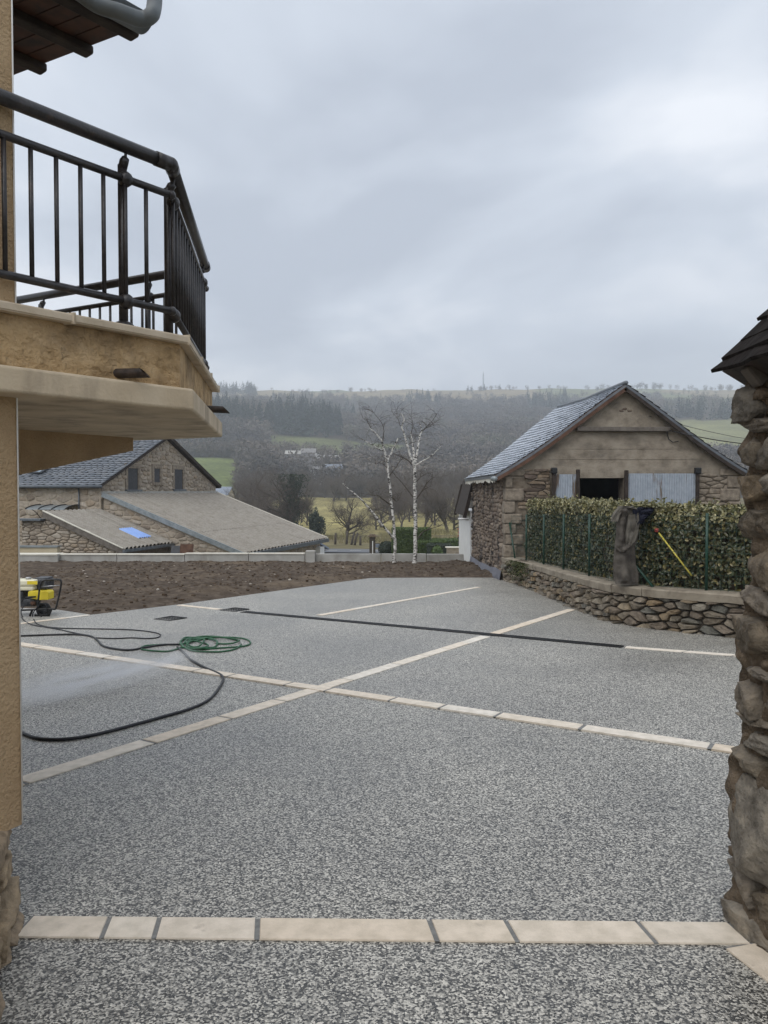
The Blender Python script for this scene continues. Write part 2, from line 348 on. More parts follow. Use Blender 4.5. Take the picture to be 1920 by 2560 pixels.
M('far_roof', [(.16, .155, .15), (.24, .23, .22)], .8, ns=1)
M('rust_board', [(.07, .035, .022), (.13, .07, .045)], .85, ns=5)
def birch_mat():
    m = bpy.data.materials.new('birch_bark'); m.use_nodes = True; t = m.node_tree; b = t.nodes['Principled BSDF']; L = t.links.new
    geo = t.nodes.new('ShaderNodeNewGeometry'); mpn = t.nodes.new('ShaderNodeMapping'); L(geo.outputs['Position'], mpn.inputs[0])
    mpn.inputs['Scale'].default_value = (8, 8, 15)
    n = t.nodes.new('ShaderNodeTexNoise'); n.inputs['Scale'].default_value = 1.0; n.inputs['Detail'].default_value = 7; n.inputs['Roughness'].default_value = .65; n.inputs['Distortion'].default_value = .8; L(mpn.outputs[0], n.inputs['Vector'])
    r = t.nodes.new('ShaderNodeValToRGB'); e = r.color_ramp.elements
    e[0].position = .44; e[0].color = (.035, .03, .026, 1); e[1].position = .50; e[1].color = (.55, .53, .49, 1); q = e.new(.7); q.color = (.70, .68, .64, 1)
    L(n.outputs['Fac'], r.inputs[0]); L(r.outputs[0], b.inputs['Base Color']); b.inputs['Roughness'].default_value = .75
    MATS['birch_bark'] = m
birch_mat()
for nm_ in ('far_crown', 'far_conifer'):          # one tint per tree, stored on the tree
    t_ = MATS[nm_].node_tree; b_ = t_.nodes['Principled BSDF']
    vc = t_.nodes.new('ShaderNodeVertexColor'); vc.layer_name = 'tint'; t_.links.new(vc.outputs[0], b_.inputs['Base Color'])
m_ = M('cloud_dummy', [(.5, .5, .5)]); bpy.data.materials.remove(m_); del MATS['cloud_dummy']

# ---------------------------------------------------------------- many-piece helpers
CAMV = Vector((0, 0, EYE))
def pieces(parent, name, items, limit=300, mat=None, stuff_name=None):
    """items: (MB-like V,F,smooth, centre) each its own mesh; the biggest in view become objects, the rest one stuff part"""
    def score(it):
        V = it[0]; xs = [v[0] for v in V]; ys = [v[1] for v in V]; zs = [v[2] for v in V]
        c = Vector((sum(xs)/len(V), sum(ys)/len(V), sum(zs)/len(V)))
        ext = (max(xs)-min(xs) + max(ys)-min(ys)) * .5 * (max(zs)-min(zs) + .02)
        infr = 1.0
        if c.y > .2:
            u = c.x / c.y
            if abs(u) > .56: infr = .05
        return ext / max(.1, (c - CAMV).length_squared) * infr
    items = sorted(items, key=score, reverse=True)
    for V, F, sm in items[:limit]:
        n = len(V); c = Vector((sum(v[0] for v in V)/n, sum(v[1] for v in V)/n, sum(v[2] for v in V)/n))
        me = bpy.data.meshes.new(name); me.from_pydata([(v[0]-c.x, v[1]-c.y, v[2]-c.z) for v in V], [], F)
        me.polygons.foreach_set('use_smooth', [sm] * len(F)); me.materials.append(mat)
        link(name, me, parent, loc=c)
    if len(items) > limit:
        mb = MB()
        for V, F, sm in items[limit:]: mb.add(V, F, sm)
        mb.build(stuff_name or name, mat, parent, kind='stuff')
def clip(poly, p, n):
    o = []
    for i in range(len(poly)):
        a = poly[i]; b = poly[(i+1) % len(poly)]
        da = (a[0]-p[0])*n[0] + (a[1]-p[1])*n[1]; db = (b[0]-p[0])*n[0] + (b[1]-p[1])*n[1]
        if da <= 0: o.append(a)
        if (da < 0 < db) or (db < 0 < da):
            t = da / (da - db); o.append((a[0] + (b[0]-a[0])*t, a[1] + (b[1]-a[1])*t))
    return o
def cells(region, sw, sh, rng, jit=.34, drop=.14):
    us = [p[0] for p in region]; vs_ = [p[1] for p in region]; k = sh / sw
    S = []; v = min(vs_) - sh * .3; row = 0
    while v < max(vs_) + sh:
        hh = sh * rng.uniform(.75, 1.25)
        u = min(us) - sw * rng.uniform(.1, 1)
        while u < max(us) + sw:
            ww = sw * rng.uniform(.6, 1.45)
            if rng.random() > drop:
                S.append(((u + ww/2 + rng.uniform(-jit, jit)*sw) * k, v + hh/2 + rng.uniform(-jit, jit)*sh))
            u += ww
        v += hh; row += 1
    A = np.array(S); o = []
    reg = [(p[0]*k, p[1]) for p in region]
    for i, s in enumerate(S):
        d = ((A - A[i])**2).sum(1); idx = np.argsort(d)[1:19]
        c = reg
        for j in idx:
            q = S[j]; m = ((s[0]+q[0])/2, (s[1]+q[1])/2); n = (q[0]-s[0], q[1]-s[1])
            c = clip(c, m, n)
            if len(c) < 3: break
        if len(c) >= 3: o.append([(p[0]/k, p[1]) for p in c])
    return o
def stones(parent, region, sw, sh, fmap, mat, rng, depth=.03, gap=.012, limit=300, keep=None, name='stone', chaikin=True, bulge=.5, jit=.34, var=.5, cut=.22, face=.74, smooth=True):
    items = []
    for c in cells(region, sw, sh, rng, jit):
        n = len(c); ar = abs(sum(c[i][0]*c[(i+1) % n][1] - c[(i+1) % n][0]*c[i][1] for i in range(n))) / 2
        if ar < sw * sh * .12: continue
        cu = sum(p[0] for p in c)/n; cv = sum(p[1] for p in c)/n
        if keep and not keep(cu, cv): continue
        if chaikin:
            q = []
            for i in range(n):
                a = c[i]; b = c[(i+1) % n]
                q.append((a[0]*(1-cut) + b[0]*cut, a[1]*(1-cut) + b[1]*cut)); q.append((a[0]*cut + b[0]*(1-cut), a[1]*cut + b[1]*(1-cut)))
            c = q; n = len(c)
        rr = math.sqrt(ar / math.pi)
        g = max(.55, 1 - gap / rr)
        dp = depth * rng.uniform(1 - var, 1 + var)
        tu = rng.uniform(-.35, .35) * dp / rr; tv = rng.uniform(-.35, .35) * dp / rr
        V = []; F = []
        for (s, w_) in ((g, -.03), (g * rng.uniform(.95, 1), dp * .55), (g * face, dp)):
            for p in c:
                du = (p[0]-cu)*s; dv = (p[1]-cv)*s
                V.append(fmap(cu+du, cv+dv, w_ + ((tu*du + tv*dv) + rng.uniform(-.12, .12)*dp if w_ > 0 else 0)))
        V.append(fmap(cu, cv, dp * (1 + .15 * bulge)))
        for r_ in range(2):
            for i in range(n): F.append([r_*n + i, r_*n + (i+1) % n, (r_+1)*n + (i+1) % n, (r_+1)*n + i])
        for i in range(n): F.append([2*n + i, 2*n + (i+1) % n, 3*n])
        items.append((V, F, smooth))
    pieces(parent, name, items, limit, mat)
def planemap(O, U, N, W=Vector((0, 0, 1))):
    O = Vector(O); U = Vector(U).normalized(); N = Vector(N).normalized()
    flip = U.cross(W).dot(N) < 0
    return lambda u, v, w_: O + U*u + W*v + N*w_
def lerp_(a, b, t): return a + (b - a)*t
def rock(rng, c, size, sub=9, rough=.13, sq=.55, rot=0., fr=2.2, tilt=0., facets=0):
    """rough rounded block, heavier mesh for the stones close by"""
    V = []; F = []; idx = {}
    off = Vector((rng.uniform(0, 99), rng.uniform(0, 99), rng.uniform(0, 99)))
    Rm = Matrix.Rotation(rot, 3, 'Z') @ Matrix.Rotation(tilt, 3, 'Y')
    pl = []
    for _ in range(facets):
        n_ = Vector((rng.gauss(0, 1), rng.gauss(0, 1), rng.gauss(0, 1))).normalized(); ext_ = max(abs(n_.x) + abs(n_.y) + abs(n_.z), 1); pl.append((n_, lerp_(.80, ext_ if ext_ < 1.2 else 1.22, rng.uniform(.05, .75))))
    def vert(p):
        key = (round(p.x*sub), round(p.y*sub), round(p.z*sub))
        if key in idx: return idx[key]
        s = p.normalized(); q = s * (1 - sq) + p * sq
        nz = noise.noise(q * fr + off) * rough + noise.noise(q * fr * 2.7 + off) * rough * .45 + abs(noise.noise(q * fr * 6 + off)) * rough * .28
        cell = noise.cell_vector(q * 1.6 + off).x * rough * .3
        q = q * (1 + nz*(.45 if facets else 1))
        for n_, d_ in pl:
            o_ = q.dot(n_) - d_
            if o_ > 0: q = q - n_*o_*.92
        if facets: q = q * (1 + nz*.3 + noise.noise(q*11 + off)*.018 + noise.noise(q*23 + off)*.01)
        idx[key] = len(V); V.append(Rm @ Vector((q.x*size[0]/2, q.y*size[1]/2, q.z*size[2]/2)) + Vector(c)); return idx[key]
    for ax in range(3):
        for sg in (-1, 1):
            for i in range(sub):
                for j in range(sub):
                    f = []
                    for (a, b) in ((i, j), (i+1, j), (i+1, j+1), (i, j+1)):
                        p = [0, 0, 0]; p[ax] = sg; p[(ax+1) % 3] = -1 + 2*a/sub; p[(ax+2) % 3] = -1 + 2*b/sub
                        f.append(vert(Vector(p)))
                    F.append(f if sg > 0 else f[::-1])
    return V, F
# ================================================================ THE SETTING
rng = random.Random(7)
def lerp(a, b, t): return a + (b - a) * t
ACOL = [-.6, -.22, -.1, -.03, .1, .25, .4, .6]
ROWS = [(250, [1243]*8), (360, [1160, 1158, 1180, 1190, 1195, 1195, 1190, 1190]), (480, [1122, 1118, 1122, 1130, 1140, 1140, 1142, 1142]),
        (620, [1030, 1034, 1045, 1072, 1092, 1082, 1062, 1062]), (760, [1022, 1026, 1036, 1052, 1060, 1050, 1026, 1026]),
        (1000, [1000, 1000, 1008, 1014, 1012, 1010, 1002, 1002]), (1300, [974, 977, 981, 981, 978, 976, 978, 978]), (1600, [975, 978, 981, 981, 978, 976, 978, 978])]
RD = [r[0] for r in ROWS]; TAB = np.array([[EYE + (1227 - p) / 1920 * d for p in r] for d, r in ROWS])
NEAR = [(-900, .6), (-30, -.15), (0, -.16), (26, -1.05), (28, -2.0), (45, -2.7), (62, -3.3), (80, -3.7), (110, -4.5), (160, -3.4), (250, EYE + (1227-1243)/1920*250)]
def terr(x, y):
    if y < 250:
        z = float(np.interp(y, [n[0] for n in NEAR], [n[1] for n in NEAR]))
    else:
        a = x / y; f = np.array([np.interp(a, ACOL, TAB[i]) for i in range(len(RD))])
        z = float(np.interp(y, RD, f))
        if y > 1600: z -= (y - 1600) * .02
    if y > 120:
        k = min(1, (y - 120) / 300) * y
        z += k * (.0035 * noise.noise(Vector((x*.011, y*.008, 3))) + .0018 * noise.noise(Vector((x*.03, y*.025, 7))))
    return z
def cover(x, y):
    a = x / max(y, 1); n = noise.noise(Vector((x*.02, y*.015, 1))) * .5
    if y < 75: return 'verge'
    if y < 105 + 20*n: return 'rough'
    if y < 246 + 14*n: return 'dry' if -.155 + .03*n < a < .14 else 'rough'
    if y < 300 + 12*n and a > -.19: return 'wood'
    if y < 395 + 8*n and a < -.185 + .02*n: return 'green'
    if 462 + 10*n < y < 528 + 14*n and -.15 < a < .03: return 'olive'
    if 430 < y < 452 + 8*n and -.32 < a < -.17: return 'olive'
    if 455 + 20*n < y < 660 + 30*n and a > .315 + .06*n: return 'field'
    if 430 + 10*n < y < 470 and -.3 < a < -.2: return 'olive'
    if y > 1050 + 90*n + 70*abs(noise.noise(Vector((x*.006, 0, 9)))): 
        return 'tan' if noise.noise(Vector((x*.004, y*.003, 5))) > -.02 else 'green2'
    if 960 < y < 1010 and a < -.1: return 'tan'
    if a > .36 and 900 + 60*n < y: return 'green2'
    return 'wood'
COVC = dict(verge=(.15, .13, .075), rough=(.155, .13, .075), dry=(.30, .26, .12), wood=(.062, .052, .042), green=(.145, .175, .062), olive=(.12, .13, .06),
            field=(.20, .20, .095), tan=(.24, .195, .12), green2=(.16, .17, .085))
ys = [-900, -300, -60, -10, 0, 6, 12, 18, 24, 26, 28, 31, 36, 41, 46, 52]
while ys[-1] < 2600: ys.append(ys[-1] * 1.0175)
NA = 241; V = []; CC = []
for y in ys:
    for i in range(NA):
        x = lerp(-1.3, 1.3, i/(NA-1)) * (abs(y) + 60)
        V.append((x, y, terr(x, y))); CC.append(COVC[cover(x, y)])
F = [[r*NA+i, r*NA+i+1, (r+1)*NA+i+1, (r+1)*NA+i] for r in range(len(ys)-1) for i in range(NA-1)]
me = bpy.data.meshes.new('terrain'); me.from_pydata(V, [], F)
ca = me.color_attributes.new('cover', 'FLOAT_COLOR', 'POINT')
ca.data.foreach_set('color', np.array([(*c, 1) for c in CC], dtype=np.float32).ravel())
me.polygons.foreach_set('use_smooth', [True]*len(F))
m = bpy.data.materials.new('ground_cover'); m.use_nodes = True; t = m.node_tree; b = t.nodes['Principled BSDF']
at = t.nodes.new('ShaderNodeVertexColor'); at.layer_name = 'cover'
gp = t.nodes.new('ShaderNodeNewGeometry'); col = at.outputs[0]
for s, lo_, hi_ in ((.05, .75, 1.2), (.6, .7, 1.25)):
    nn = t.nodes.new('ShaderNodeTexNoise'); nn.inputs['Scale'].default_value = s; nn.inputs['Detail'].default_value = 6; t.links.new(gp.outputs['Position'], nn.inputs['Vector'])
    rr = t.nodes.new('ShaderNodeValToRGB'); rr.color_ramp.elements[0].position = .33; rr.color_ramp.elements[1].position = .67
    rr.color_ramp.elements[0].color = (lo_, lo_, lo_, 1); rr.color_ramp.elements[1].color = (hi_, hi_, hi_ * .95, 1); t.links.new(nn.outputs['Fac'], rr.inputs[0])
    xx = t.nodes.new('ShaderNodeMix'); xx.data_type = 'RGBA'; xx.blend_type = 'MULTIPLY'; xx.inputs[0].default_value = 1
    t.links.new(col, xx.inputs[6]); t.links.new(rr.outputs[0], xx.inputs[7]); col = xx.outputs[2]
t.links.new(col, b.inputs['Base Color']); b.inputs['Roughness'].default_value = .95; b.inputs['Specular IOR Level'].default_value = .1
me.materials.append(m)
tag(link('terrain', me), 'valley floor rising to fields and wooded hillside under cloud', 'terrain', kind='structure')

# ---- yard ------------------------------------------------------
def g2(px, py):
    v = G(px, py); return (v.x, v.y)
YARD = [(-9, -1.5), (8, -1.5), (8, 9.0), (6.6, 9.0), (4.1, 10.9), (3.55, 11.8), (3.3, 18), (3.1, 19.35), g2(1227, 1444), g2(1080, 1444), g2(926, 1445), g2(700, 1476), g2(456, 1510), g2(330, 1525), g2(226, 1537), g2(121, 1550), g2(52, 1560), (-14, 10.6)]
mb = MB(); mb.add([(x, y, gz(y)) for x, y in YARD], [list(range(len(YARD)))])
yard = mb.build('courtyard', MATS['gravel'], kind='structure', label='grey speckled stone-chip courtyard paving wet from washing', cat='paving')
PAD = [g2(52, 1560), g2(121, 1550), g2(226, 1537), g2(175, 1529), g2(125, 1522), (-8.2, 13.6), (-14, 14.5), (-14, 10.6)]
mb = MB(); mb.add([(x, y, gz(y) + .003) for x, y in PAD], [list(range(len(PAD)))])
pad = mb.build('path', MATS['gravel_pale'], kind='structure', label='pale stone-chip path beside the bare soil', cat='path')
# ---- inlaid cream paver lines: every stone its own piece, on a strip of mortar
def strip(a, b, wd, rng, parent, cuts=None, lmin=.45, lmax=1.0, gap=.022, slant=0.0, up=0.0):
    a = Vector(a); b = Vector(b); d = (b - a); L = d.length; d.normalize(); n = Vector((-d.y, d.x, 0)).normalized()
    mbj = MB(); q = [a + n*wd/2, b + n*wd/2, b - n*wd/2, a - n*wd/2]
    mbj.add([(p.x, p.y, gz(p.y) + .0035 + up) for p in q], [[3, 2, 1, 0]])
    mbj.build('mortar_joint', MATS['mortar_joint'], parent)
    if cuts is None:
        cuts = [0]; 
        while cuts[-1] < L: cuts.append(cuts[-1] + rng.uniform(lmin, lmax))
        cuts[-1] = L
    for s0, s1 in zip(cuts[:-1], cuts[1:]):
        s0 += gap/2; s1 -= gap/2
        if s1 - s0 < .05: continue
        k0 = slant * (s0 > gap); k1 = slant
        q = [a + d*(s0 + k0) + n*wd/2, a + d*(s0 - k0) - n*wd/2, a + d*(s1 - k1) - n*wd/2, a + d*(s1 + k1) + n*wd/2]
        c = sum(q, Vector()) / 4
        top = [(c + (p - c) * .985) for p in q]
        Vv = [(p.x, p.y, gz(p.y) + .001) for p in q] + [(p.x, p.y, gz(p.y) + .008 + up) for p in top]
        mbp = MB(); mbp.add(Vv, [[4, 5, 6, 7], [0, 1, 5, 4], [1, 2, 6, 5], [2, 3, 7, 6], [3, 0, 4, 7]])
        mbp.build('paver', MATS['paver'], parent)
W = .155
A0, A1 = G(52, 1612), G(1850, 1880)
A0 = A0 + (A0 - A1).normalized() * .8; A1 = A1 + (A1 - A0).normalized() * .6
X = G(798, 1739)
B0, B1 = G(52, 1955), G(1430, 1524)
dA = (A1 - A0).normalized(); dB = (B1 - B0).normalized()
det_ = dB.x*(-dA.y) + dA.x*dB.y; r_ = A0 - B0; X = B0 + dB*((r_.x*(-dA.y) + dA.x*r_.y)/det_)
strip(A0, A1, W*.95, rng, yard, up=.006)
B0 = B0 - dB * .8
strip(B0, X, W*.95, rng, yard); 
D0, D1 = G(608, 1530), G(1557, 1618)
# where the drain crosses line B
def cross2(p, d, q, e):
    det = d.x*(-e.y) + e.x*d.y; r = q - p; return (r.x*(-e.y) + e.x*r.y) / det
tD = cross2(X, dB, D0, (D1 - D0).normalized()); XD = X + dB * tD
strip(X, XD - dB*.12, W*.95, rng, yard); strip(XD + dB*.12, B1, W*.95, rng, yard)
C0, C1 = G(797, 1539), G(1198, 1468); strip(C0, C1, W*.8, rng, yard)
E0 = D1 + (D1 - D0).normalized()*.02; E1 = G(1850, 1640); strip(E0, E1 + (E1-E0).normalized()*.4, W*.8, rng, yard, lmin=.45, lmax=.8, slant=.03)
strip(G(447, 1513), G(551, 1524), W*.8, rng, yard)
strip(G(40, 1561), G(224, 1538), W*.7, rng, yard)
# threshold line in the gateway with the joints where the photograph has them
T0 = G(56, 2319); T1 = G(1852, 2336); dT = (T1 - T0).normalized(); LT = (T1 - T0).length
cuts = [0] + [((G(px, 2325) - T0).dot(dT)) for px in (262, 390, 643, 1083, 1277, 1612)] + [LT]
strip(T0, T1, .150, rng, yard, cuts=cuts, gap=.017, slant=-.012)
strip(G(1846, 2365), G(1990, 2475), .125, rng, yard, lmin=.6, lmax=.9)

# ---- soil bed -----------------------------------------------------
def inside(poly, x, y):
    c = False; n = len(poly); j = n - 1
    for i in range(n):
        xi, yi = poly[i]; xj, yj = poly[j]
        if (yi > y) != (yj > y) and x < (xj - xi)*(y - yi)/(yj - yi) + xi: c = not c
        j = i
    return c
SEG = [g2(1232, 1444), g2(1080, 1444), g2(926, 1445), g2(700, 1476), g2(456, 1510), g2(330, 1525), g2(226, 1537), g2(175, 1529), g2(125, 1522), (-8.2, 13.6), (-14, 14.5)]
def dist_edge(x, y):
    best = 99; sg = 1
    for (ax, ay), (bx, by) in zip(SEG[:-1], SEG[1:]):
        dx, dy = bx-ax, by-ay; t_ = max(0, min(1, ((x-ax)*dx + (y-ay)*dy)/(dx*dx + dy*dy)))
        ex, ey = x-ax-t_*dx, y-ay-t_*dy; d = math.hypot(ex, ey)
        if d < best: best = d
    return best
NX, NY = 250, 190; V = []
for j in range(NY):
    y = 11.6 + (26.05 - 11.6) * (j/(NY-1))
    for i in range(NX):
        x = lerp(-13.6, 3.35, i/(NX-1))
        ins = inside(YARD, x, y) or inside(PAD, x, y); d = dist_edge(x, y)
        if ins: z = -.02 - min(.1, d*.5)
        else:
            k = min(1, d/.5); p = Vector((x, y, 0))
            z = -.012 + k*(.055 + .05*noise.noise(p*.55) + .05*noise.noise(p*1.9) + .045*abs(noise.noise(p*4.5)) + .05*abs(noise.noise(p*9.0)))
            bank = max(0, 1 - abs(d - .9)/.9); z += bank*.10*(.5 + noise.noise(p*.8))*(1 if x < -1 else .3)
        V.append((x, y, gz(y) + z))
F = [[r*NX+i, r*NX+i+1, (r+1)*NX+i+1, (r+1)*NX+i] for r in range(NY-1) for i in range(NX-1)]
me = bpy.data.meshes.new('soil'); me.from_pydata(V, [], F); me.polygons.foreach_set('use_smooth', [True]*len(F)); me.materials.append(MATS['soil'])
soil = tag(link('soil', me), 'bed of bare turned brown soil below the low concrete wall', 'soil', kind='structure')
def soilz(x, y):
    i = int(round((x + 13.6)/(3.35 + 13.6)*(NX-1))); j = int(round((y - 11.6)/(26.05 - 11.6)*(NY-1)))
    return V[max(0, min(NY-1, j))*NX + max(0, min(NX-1, i))][2]
mbc = MB(); mbp = MB(); cnt = 0
while cnt < 3200:
    y = rng.uniform(12.5, 25.8); x = rng.uniform(-9.5, 3.1)
    if inside(YARD, x, y) or inside(PAD, x, y) or dist_edge(x, y) < .12: continue
    s = rng.choice([.015, .02, .025, .03, .04, .055]); tgt = mbc
    if cnt % 40 == 0: tgt = mbp; s = rng.uniform(.02, .055)
    Vr, Fr = rock(rng, (x, y, soilz(x, y) + s*.15), (s*rng.uniform(1, 1.9), s*rng.uniform(.8, 1.4), s*rng.uniform(.5, .9)), sub=2, rough=.35, sq=.2, rot=rng.uniform(0, 6))
    tgt.add(Vr, Fr, True); cnt += 1
o = mbc.build('soil_clod', MATS['clod'], soil, kind='stuff'); o = mbp.build('pebble', MATS['pebble'], soil, kind='stuff')

# ---- road beyond the wall ------------------------------------------
mb = MB(); y0, y1 = 52, 68
pts = [(-40, 60.5), (-9, 59), (6, 55.5), (30, 50)]; pt2 = [(-40, 66.5), (-9, 65), (6, 61.5), (30, 56)]
zz = -2.95
def rz(y): return float(np.interp(y, [n[0] for n in NEAR], [n[1] for n in NEAR])) + .12
mb.add([(x, y, rz(y)) for x, y in pts] + [(x, y, rz(y)) for x, y in pt2], [[i, i+1, 5+i, 4+i] for i in range(3)])
road = mb.build('road', MATS['asphalt'], kind='structure', label='wet grey road with broken white line beyond the low wall', cat='road')
for k in range(16):
    x = -16 + k*1.9; 
    yc = float(np.interp(x, [-40, -9, 6, 30], [63.6, 62, 58.6, 53])); 
    mb = MB(); mb.add([(x, yc, rz(yc)+.012), (x+.9, yc-.2, rz(yc-.2)+.012), (x+.9, yc-.0, rz(yc)+.012), (x, yc+.2, rz(yc+.2)+.012)], [[0, 1, 2, 3]])
    mb.build('road_marking', MATS['road_paint'], road)

# ---- low concrete wall at the end of the soil ------------------------------------------
lw = empty('concrete_wall', (-3, 26.1, gz(26.1)), 'low poured concrete wall with a block pier behind the soil bed', 'wall')
YW = 26.1
def wseg(x0, x1, ztop, yy=YW, th=.2, mat='concrete', nm='wall_section'):
    mb = MB(); mb.box(((x0+x1)/2, yy, (ztop - 1.15)/2 - .0), (x1-x0, th, ztop + 1.15 ), None)
    return bevel(mb.build(nm, MATS[mat], lw), .008)
def zt(py, Y=YW): return P(0, py, Y).z
zb = -1.15
def xw(px, Y=YW): return (px - 960)/1920*Y
def wall_piece(px0, px1, pytop, yy=YW, th=.22, nm='wall_section', mat='concrete', slope=0):
    x0, x1 = xw(px0, yy - th/2), xw(px1, yy - th/2); z1 = zt(pytop, yy - th/2)
    mb = MB(); mb.box(((x0+x1)/2, yy, (z1 + zb)/2), (x1 - x0 - .006, th, z1 - zb)); return bevel(mb.build(nm, MATS[mat], lw), .008)
for a, b_ in ((788, 952), (953, 1066)): wall_piece(a, b_, 1385)
x1 = xw(1160); mb = MB(); yy = YW
mb.extr([(xw(1067), yy-.11, zb), (x1+.04, yy-.11, zb), (x1 - .02, yy-.11, zt(1385)), (xw(1067), yy-.11, zt(1385))], (0, .22, 0)); bevel(mb.build('wall_section', MATS['concrete'], lw), .008)
wall_piece(763, 787, 1378, YW - .12, .42, 'pier')
for a, b_ in ((148, 290), (291, 460), (461, 620), (621, 761)): 
    wall_piece(a, b_, 1388 if a < 400 else 1386, YW)
    x0, x1 = xw(a, YW-.11), xw(b_, YW-.11); z1 = zt(1388 if a < 400 else 1386, YW-.11)
    mb = MB(); mb.box(((x0+x1)/2, YW, z1 + .022), (x1-x0-.008, .27, .04)); bevel(mb.build('wall_cap', MATS['concrete_cap'], lw), .006)
wall_piece(-150, 143, 1389, YW - .2, .25)
x0, x1 = xw(-150, YW-.3), xw(143, YW-.3); mb = MB(); mb.box(((x0+x1)/2, YW-.1, zt(1389, YW-.325) + .03), (x1-x0, .5, .055)); bevel(mb.build('wall_cap', MATS['concrete_cap'], lw), .01)

# ================================================================ NEIGHBOUR STONE HOUSE
H = 2.5
B1v = Vector((-2.266*H, 12.15*H, 0)); gd = Vector((.253, .967, 0)).normalized(); dn = Vector((.967, -.253, 0)).normalized()
GW = 4.11*H; RUN = 2.535*H
T1v = B1v - dn*RUN; T2v = T1v + gd*GW
nb = empty('stone_house', T1v + Vector((0, 0, -3.3)), 'stone house with slate roof and three shuttered gable windows beyond the soil bed', 'house')
ZE = 1.88; ZR = 4.15; ZG = -3.4                     # eave, ridge, ground
LEN = 15.0
mid = T1v + gd*GW/2
mb = MB()
gab = [T1v + Vector((0,0,ZG)), T2v + Vector((0,0,ZG)), T2v + Vector((0,0,ZE)), mid + Vector((0,0,ZR)), T1v + Vector((0,0,ZE))]
mb.extr(gab, -dn*LEN); mb.build('wall', MATS['mortar_ochre'], nb)
gm = planemap(T1v + Vector((0, 0, 0)), gd, dn)
def winrect(px0, px1, py0, py1):
    a = onplane(px0, py0, T1v, dn); c = onplane(px1, py1, T1v, dn)
    return ((a - T1v).dot(gd), (c - T1v).dot(gd), c.z, a.z)
WR = [winrect(318, 344, 1170, 1224), winrect(384, 399, 1171, 1206), winrect(435, 456, 1173, 1223)]
def keepg(u, v):
    for (u0, u1, v0, v1) in WR:
        if u0 - .22 < u < u1 + .22 and v0 - .1 < v < v1 + .25: return False
    return True
stones(nb, [(0, 1.2), (GW, 1.2), (GW, ZE - .05), (GW/2, ZR - .08), (0, ZE - .05)], .30, .17, gm, MATS['house_stone'], rng, depth=.04, gap=.024, limit=300, keep=keepg, chaikin=False)
for i, (u0, u1, v0, v1) in enumerate(WR):
    wo = MB(); f = gm
    # stone surround of four blocks, recess, slatted shutter
    def bx(a0, a1, b0, b1, w0, w1, mbx):
        q = [gm(a0, b0, w0), gm(a1, b0, w0), gm(a1, b1, w0), gm(a0, b1, w0)]; mbx.extr(q, dn*(w1 - w0))
    mbw = MB(); t_ = .17
    bx(u0 - t_, u0, v0, v1, -.02, .045, mbw); bx(u1, u1 + t_, v0, v1, -.02, .045, mbw); bx(u0 - t_, u1 + t_, v1, v1 + .2, -.02, .046, mbw)
    win = mbw.build('window', MATS['quoin'], nb)
    mbs = MB(); bx(u0 - t_ - .03, u1 + t_ + .03, v0 - .12, v0 - .001, -.02, .12, mbs); mbs.build('sill', MATS['zinc_dark'] if i != 1 else MATS['quoin'], win)
    mbs = MB(); bx(u0, u1, v0, v1, -.01, .004, mbs)
    n_ = int((v1 - v0)/.07)
    for k in range(n_): bx(u0 + .015, u1 - .12, v0 + k*.07 + .008, v0 + k*.07 + .058, .004, .018, mbs)
    mbs.build('shutter', MATS['shutter'], win)
# long front: rubble under lime
fm = planemap(T1v, -dn, -gd)
stones(nb, [(.05, -3.0), (11, -3.0), (11, ZE - .1), (.05, ZE - .1)], .46, .22, fm, MATS['house_stone'], rng, depth=.022, gap=.03, limit=300, chaikin=False)
# slate roof
OV = .28
sl_dir = (mid + Vector((0, 0, ZR)) - T1v - Vector((0, 0, ZE))).normalized()      # up the slope
SLN = (-dn).cross(sl_dir)
if SLN.z < 0: SLN = -SLN
SLEN = math.hypot(GW/2, ZR - ZE) + OV
E0v = T1v + Vector((0, 0, ZE + .06)) - sl_dir*OV + dn*.18
roof = MB()
for sgn in (1, -1):
    up = sl_dir if sgn > 0 else Vector((-sl_dir.x, -sl_dir.y, sl_dir.z))
    e0 = E0v if sgn > 0 else T2v + Vector((0, 0, ZE + .06)) - up*OV + dn*.18
    q = [e0, e0 - dn*(LEN + .4), e0 - dn*(LEN + .4) + up*SLEN, e0 + up*SLEN]
    nn = (q[1]-q[0]).cross(q[2]-q[0]).normalized(); nn = nn if nn.z > 0 else -nn
    roof.extr([p - nn*.10 for p in q], nn*.09)
roofo = roof.build('roof', MATS['dark_wood'], nb)
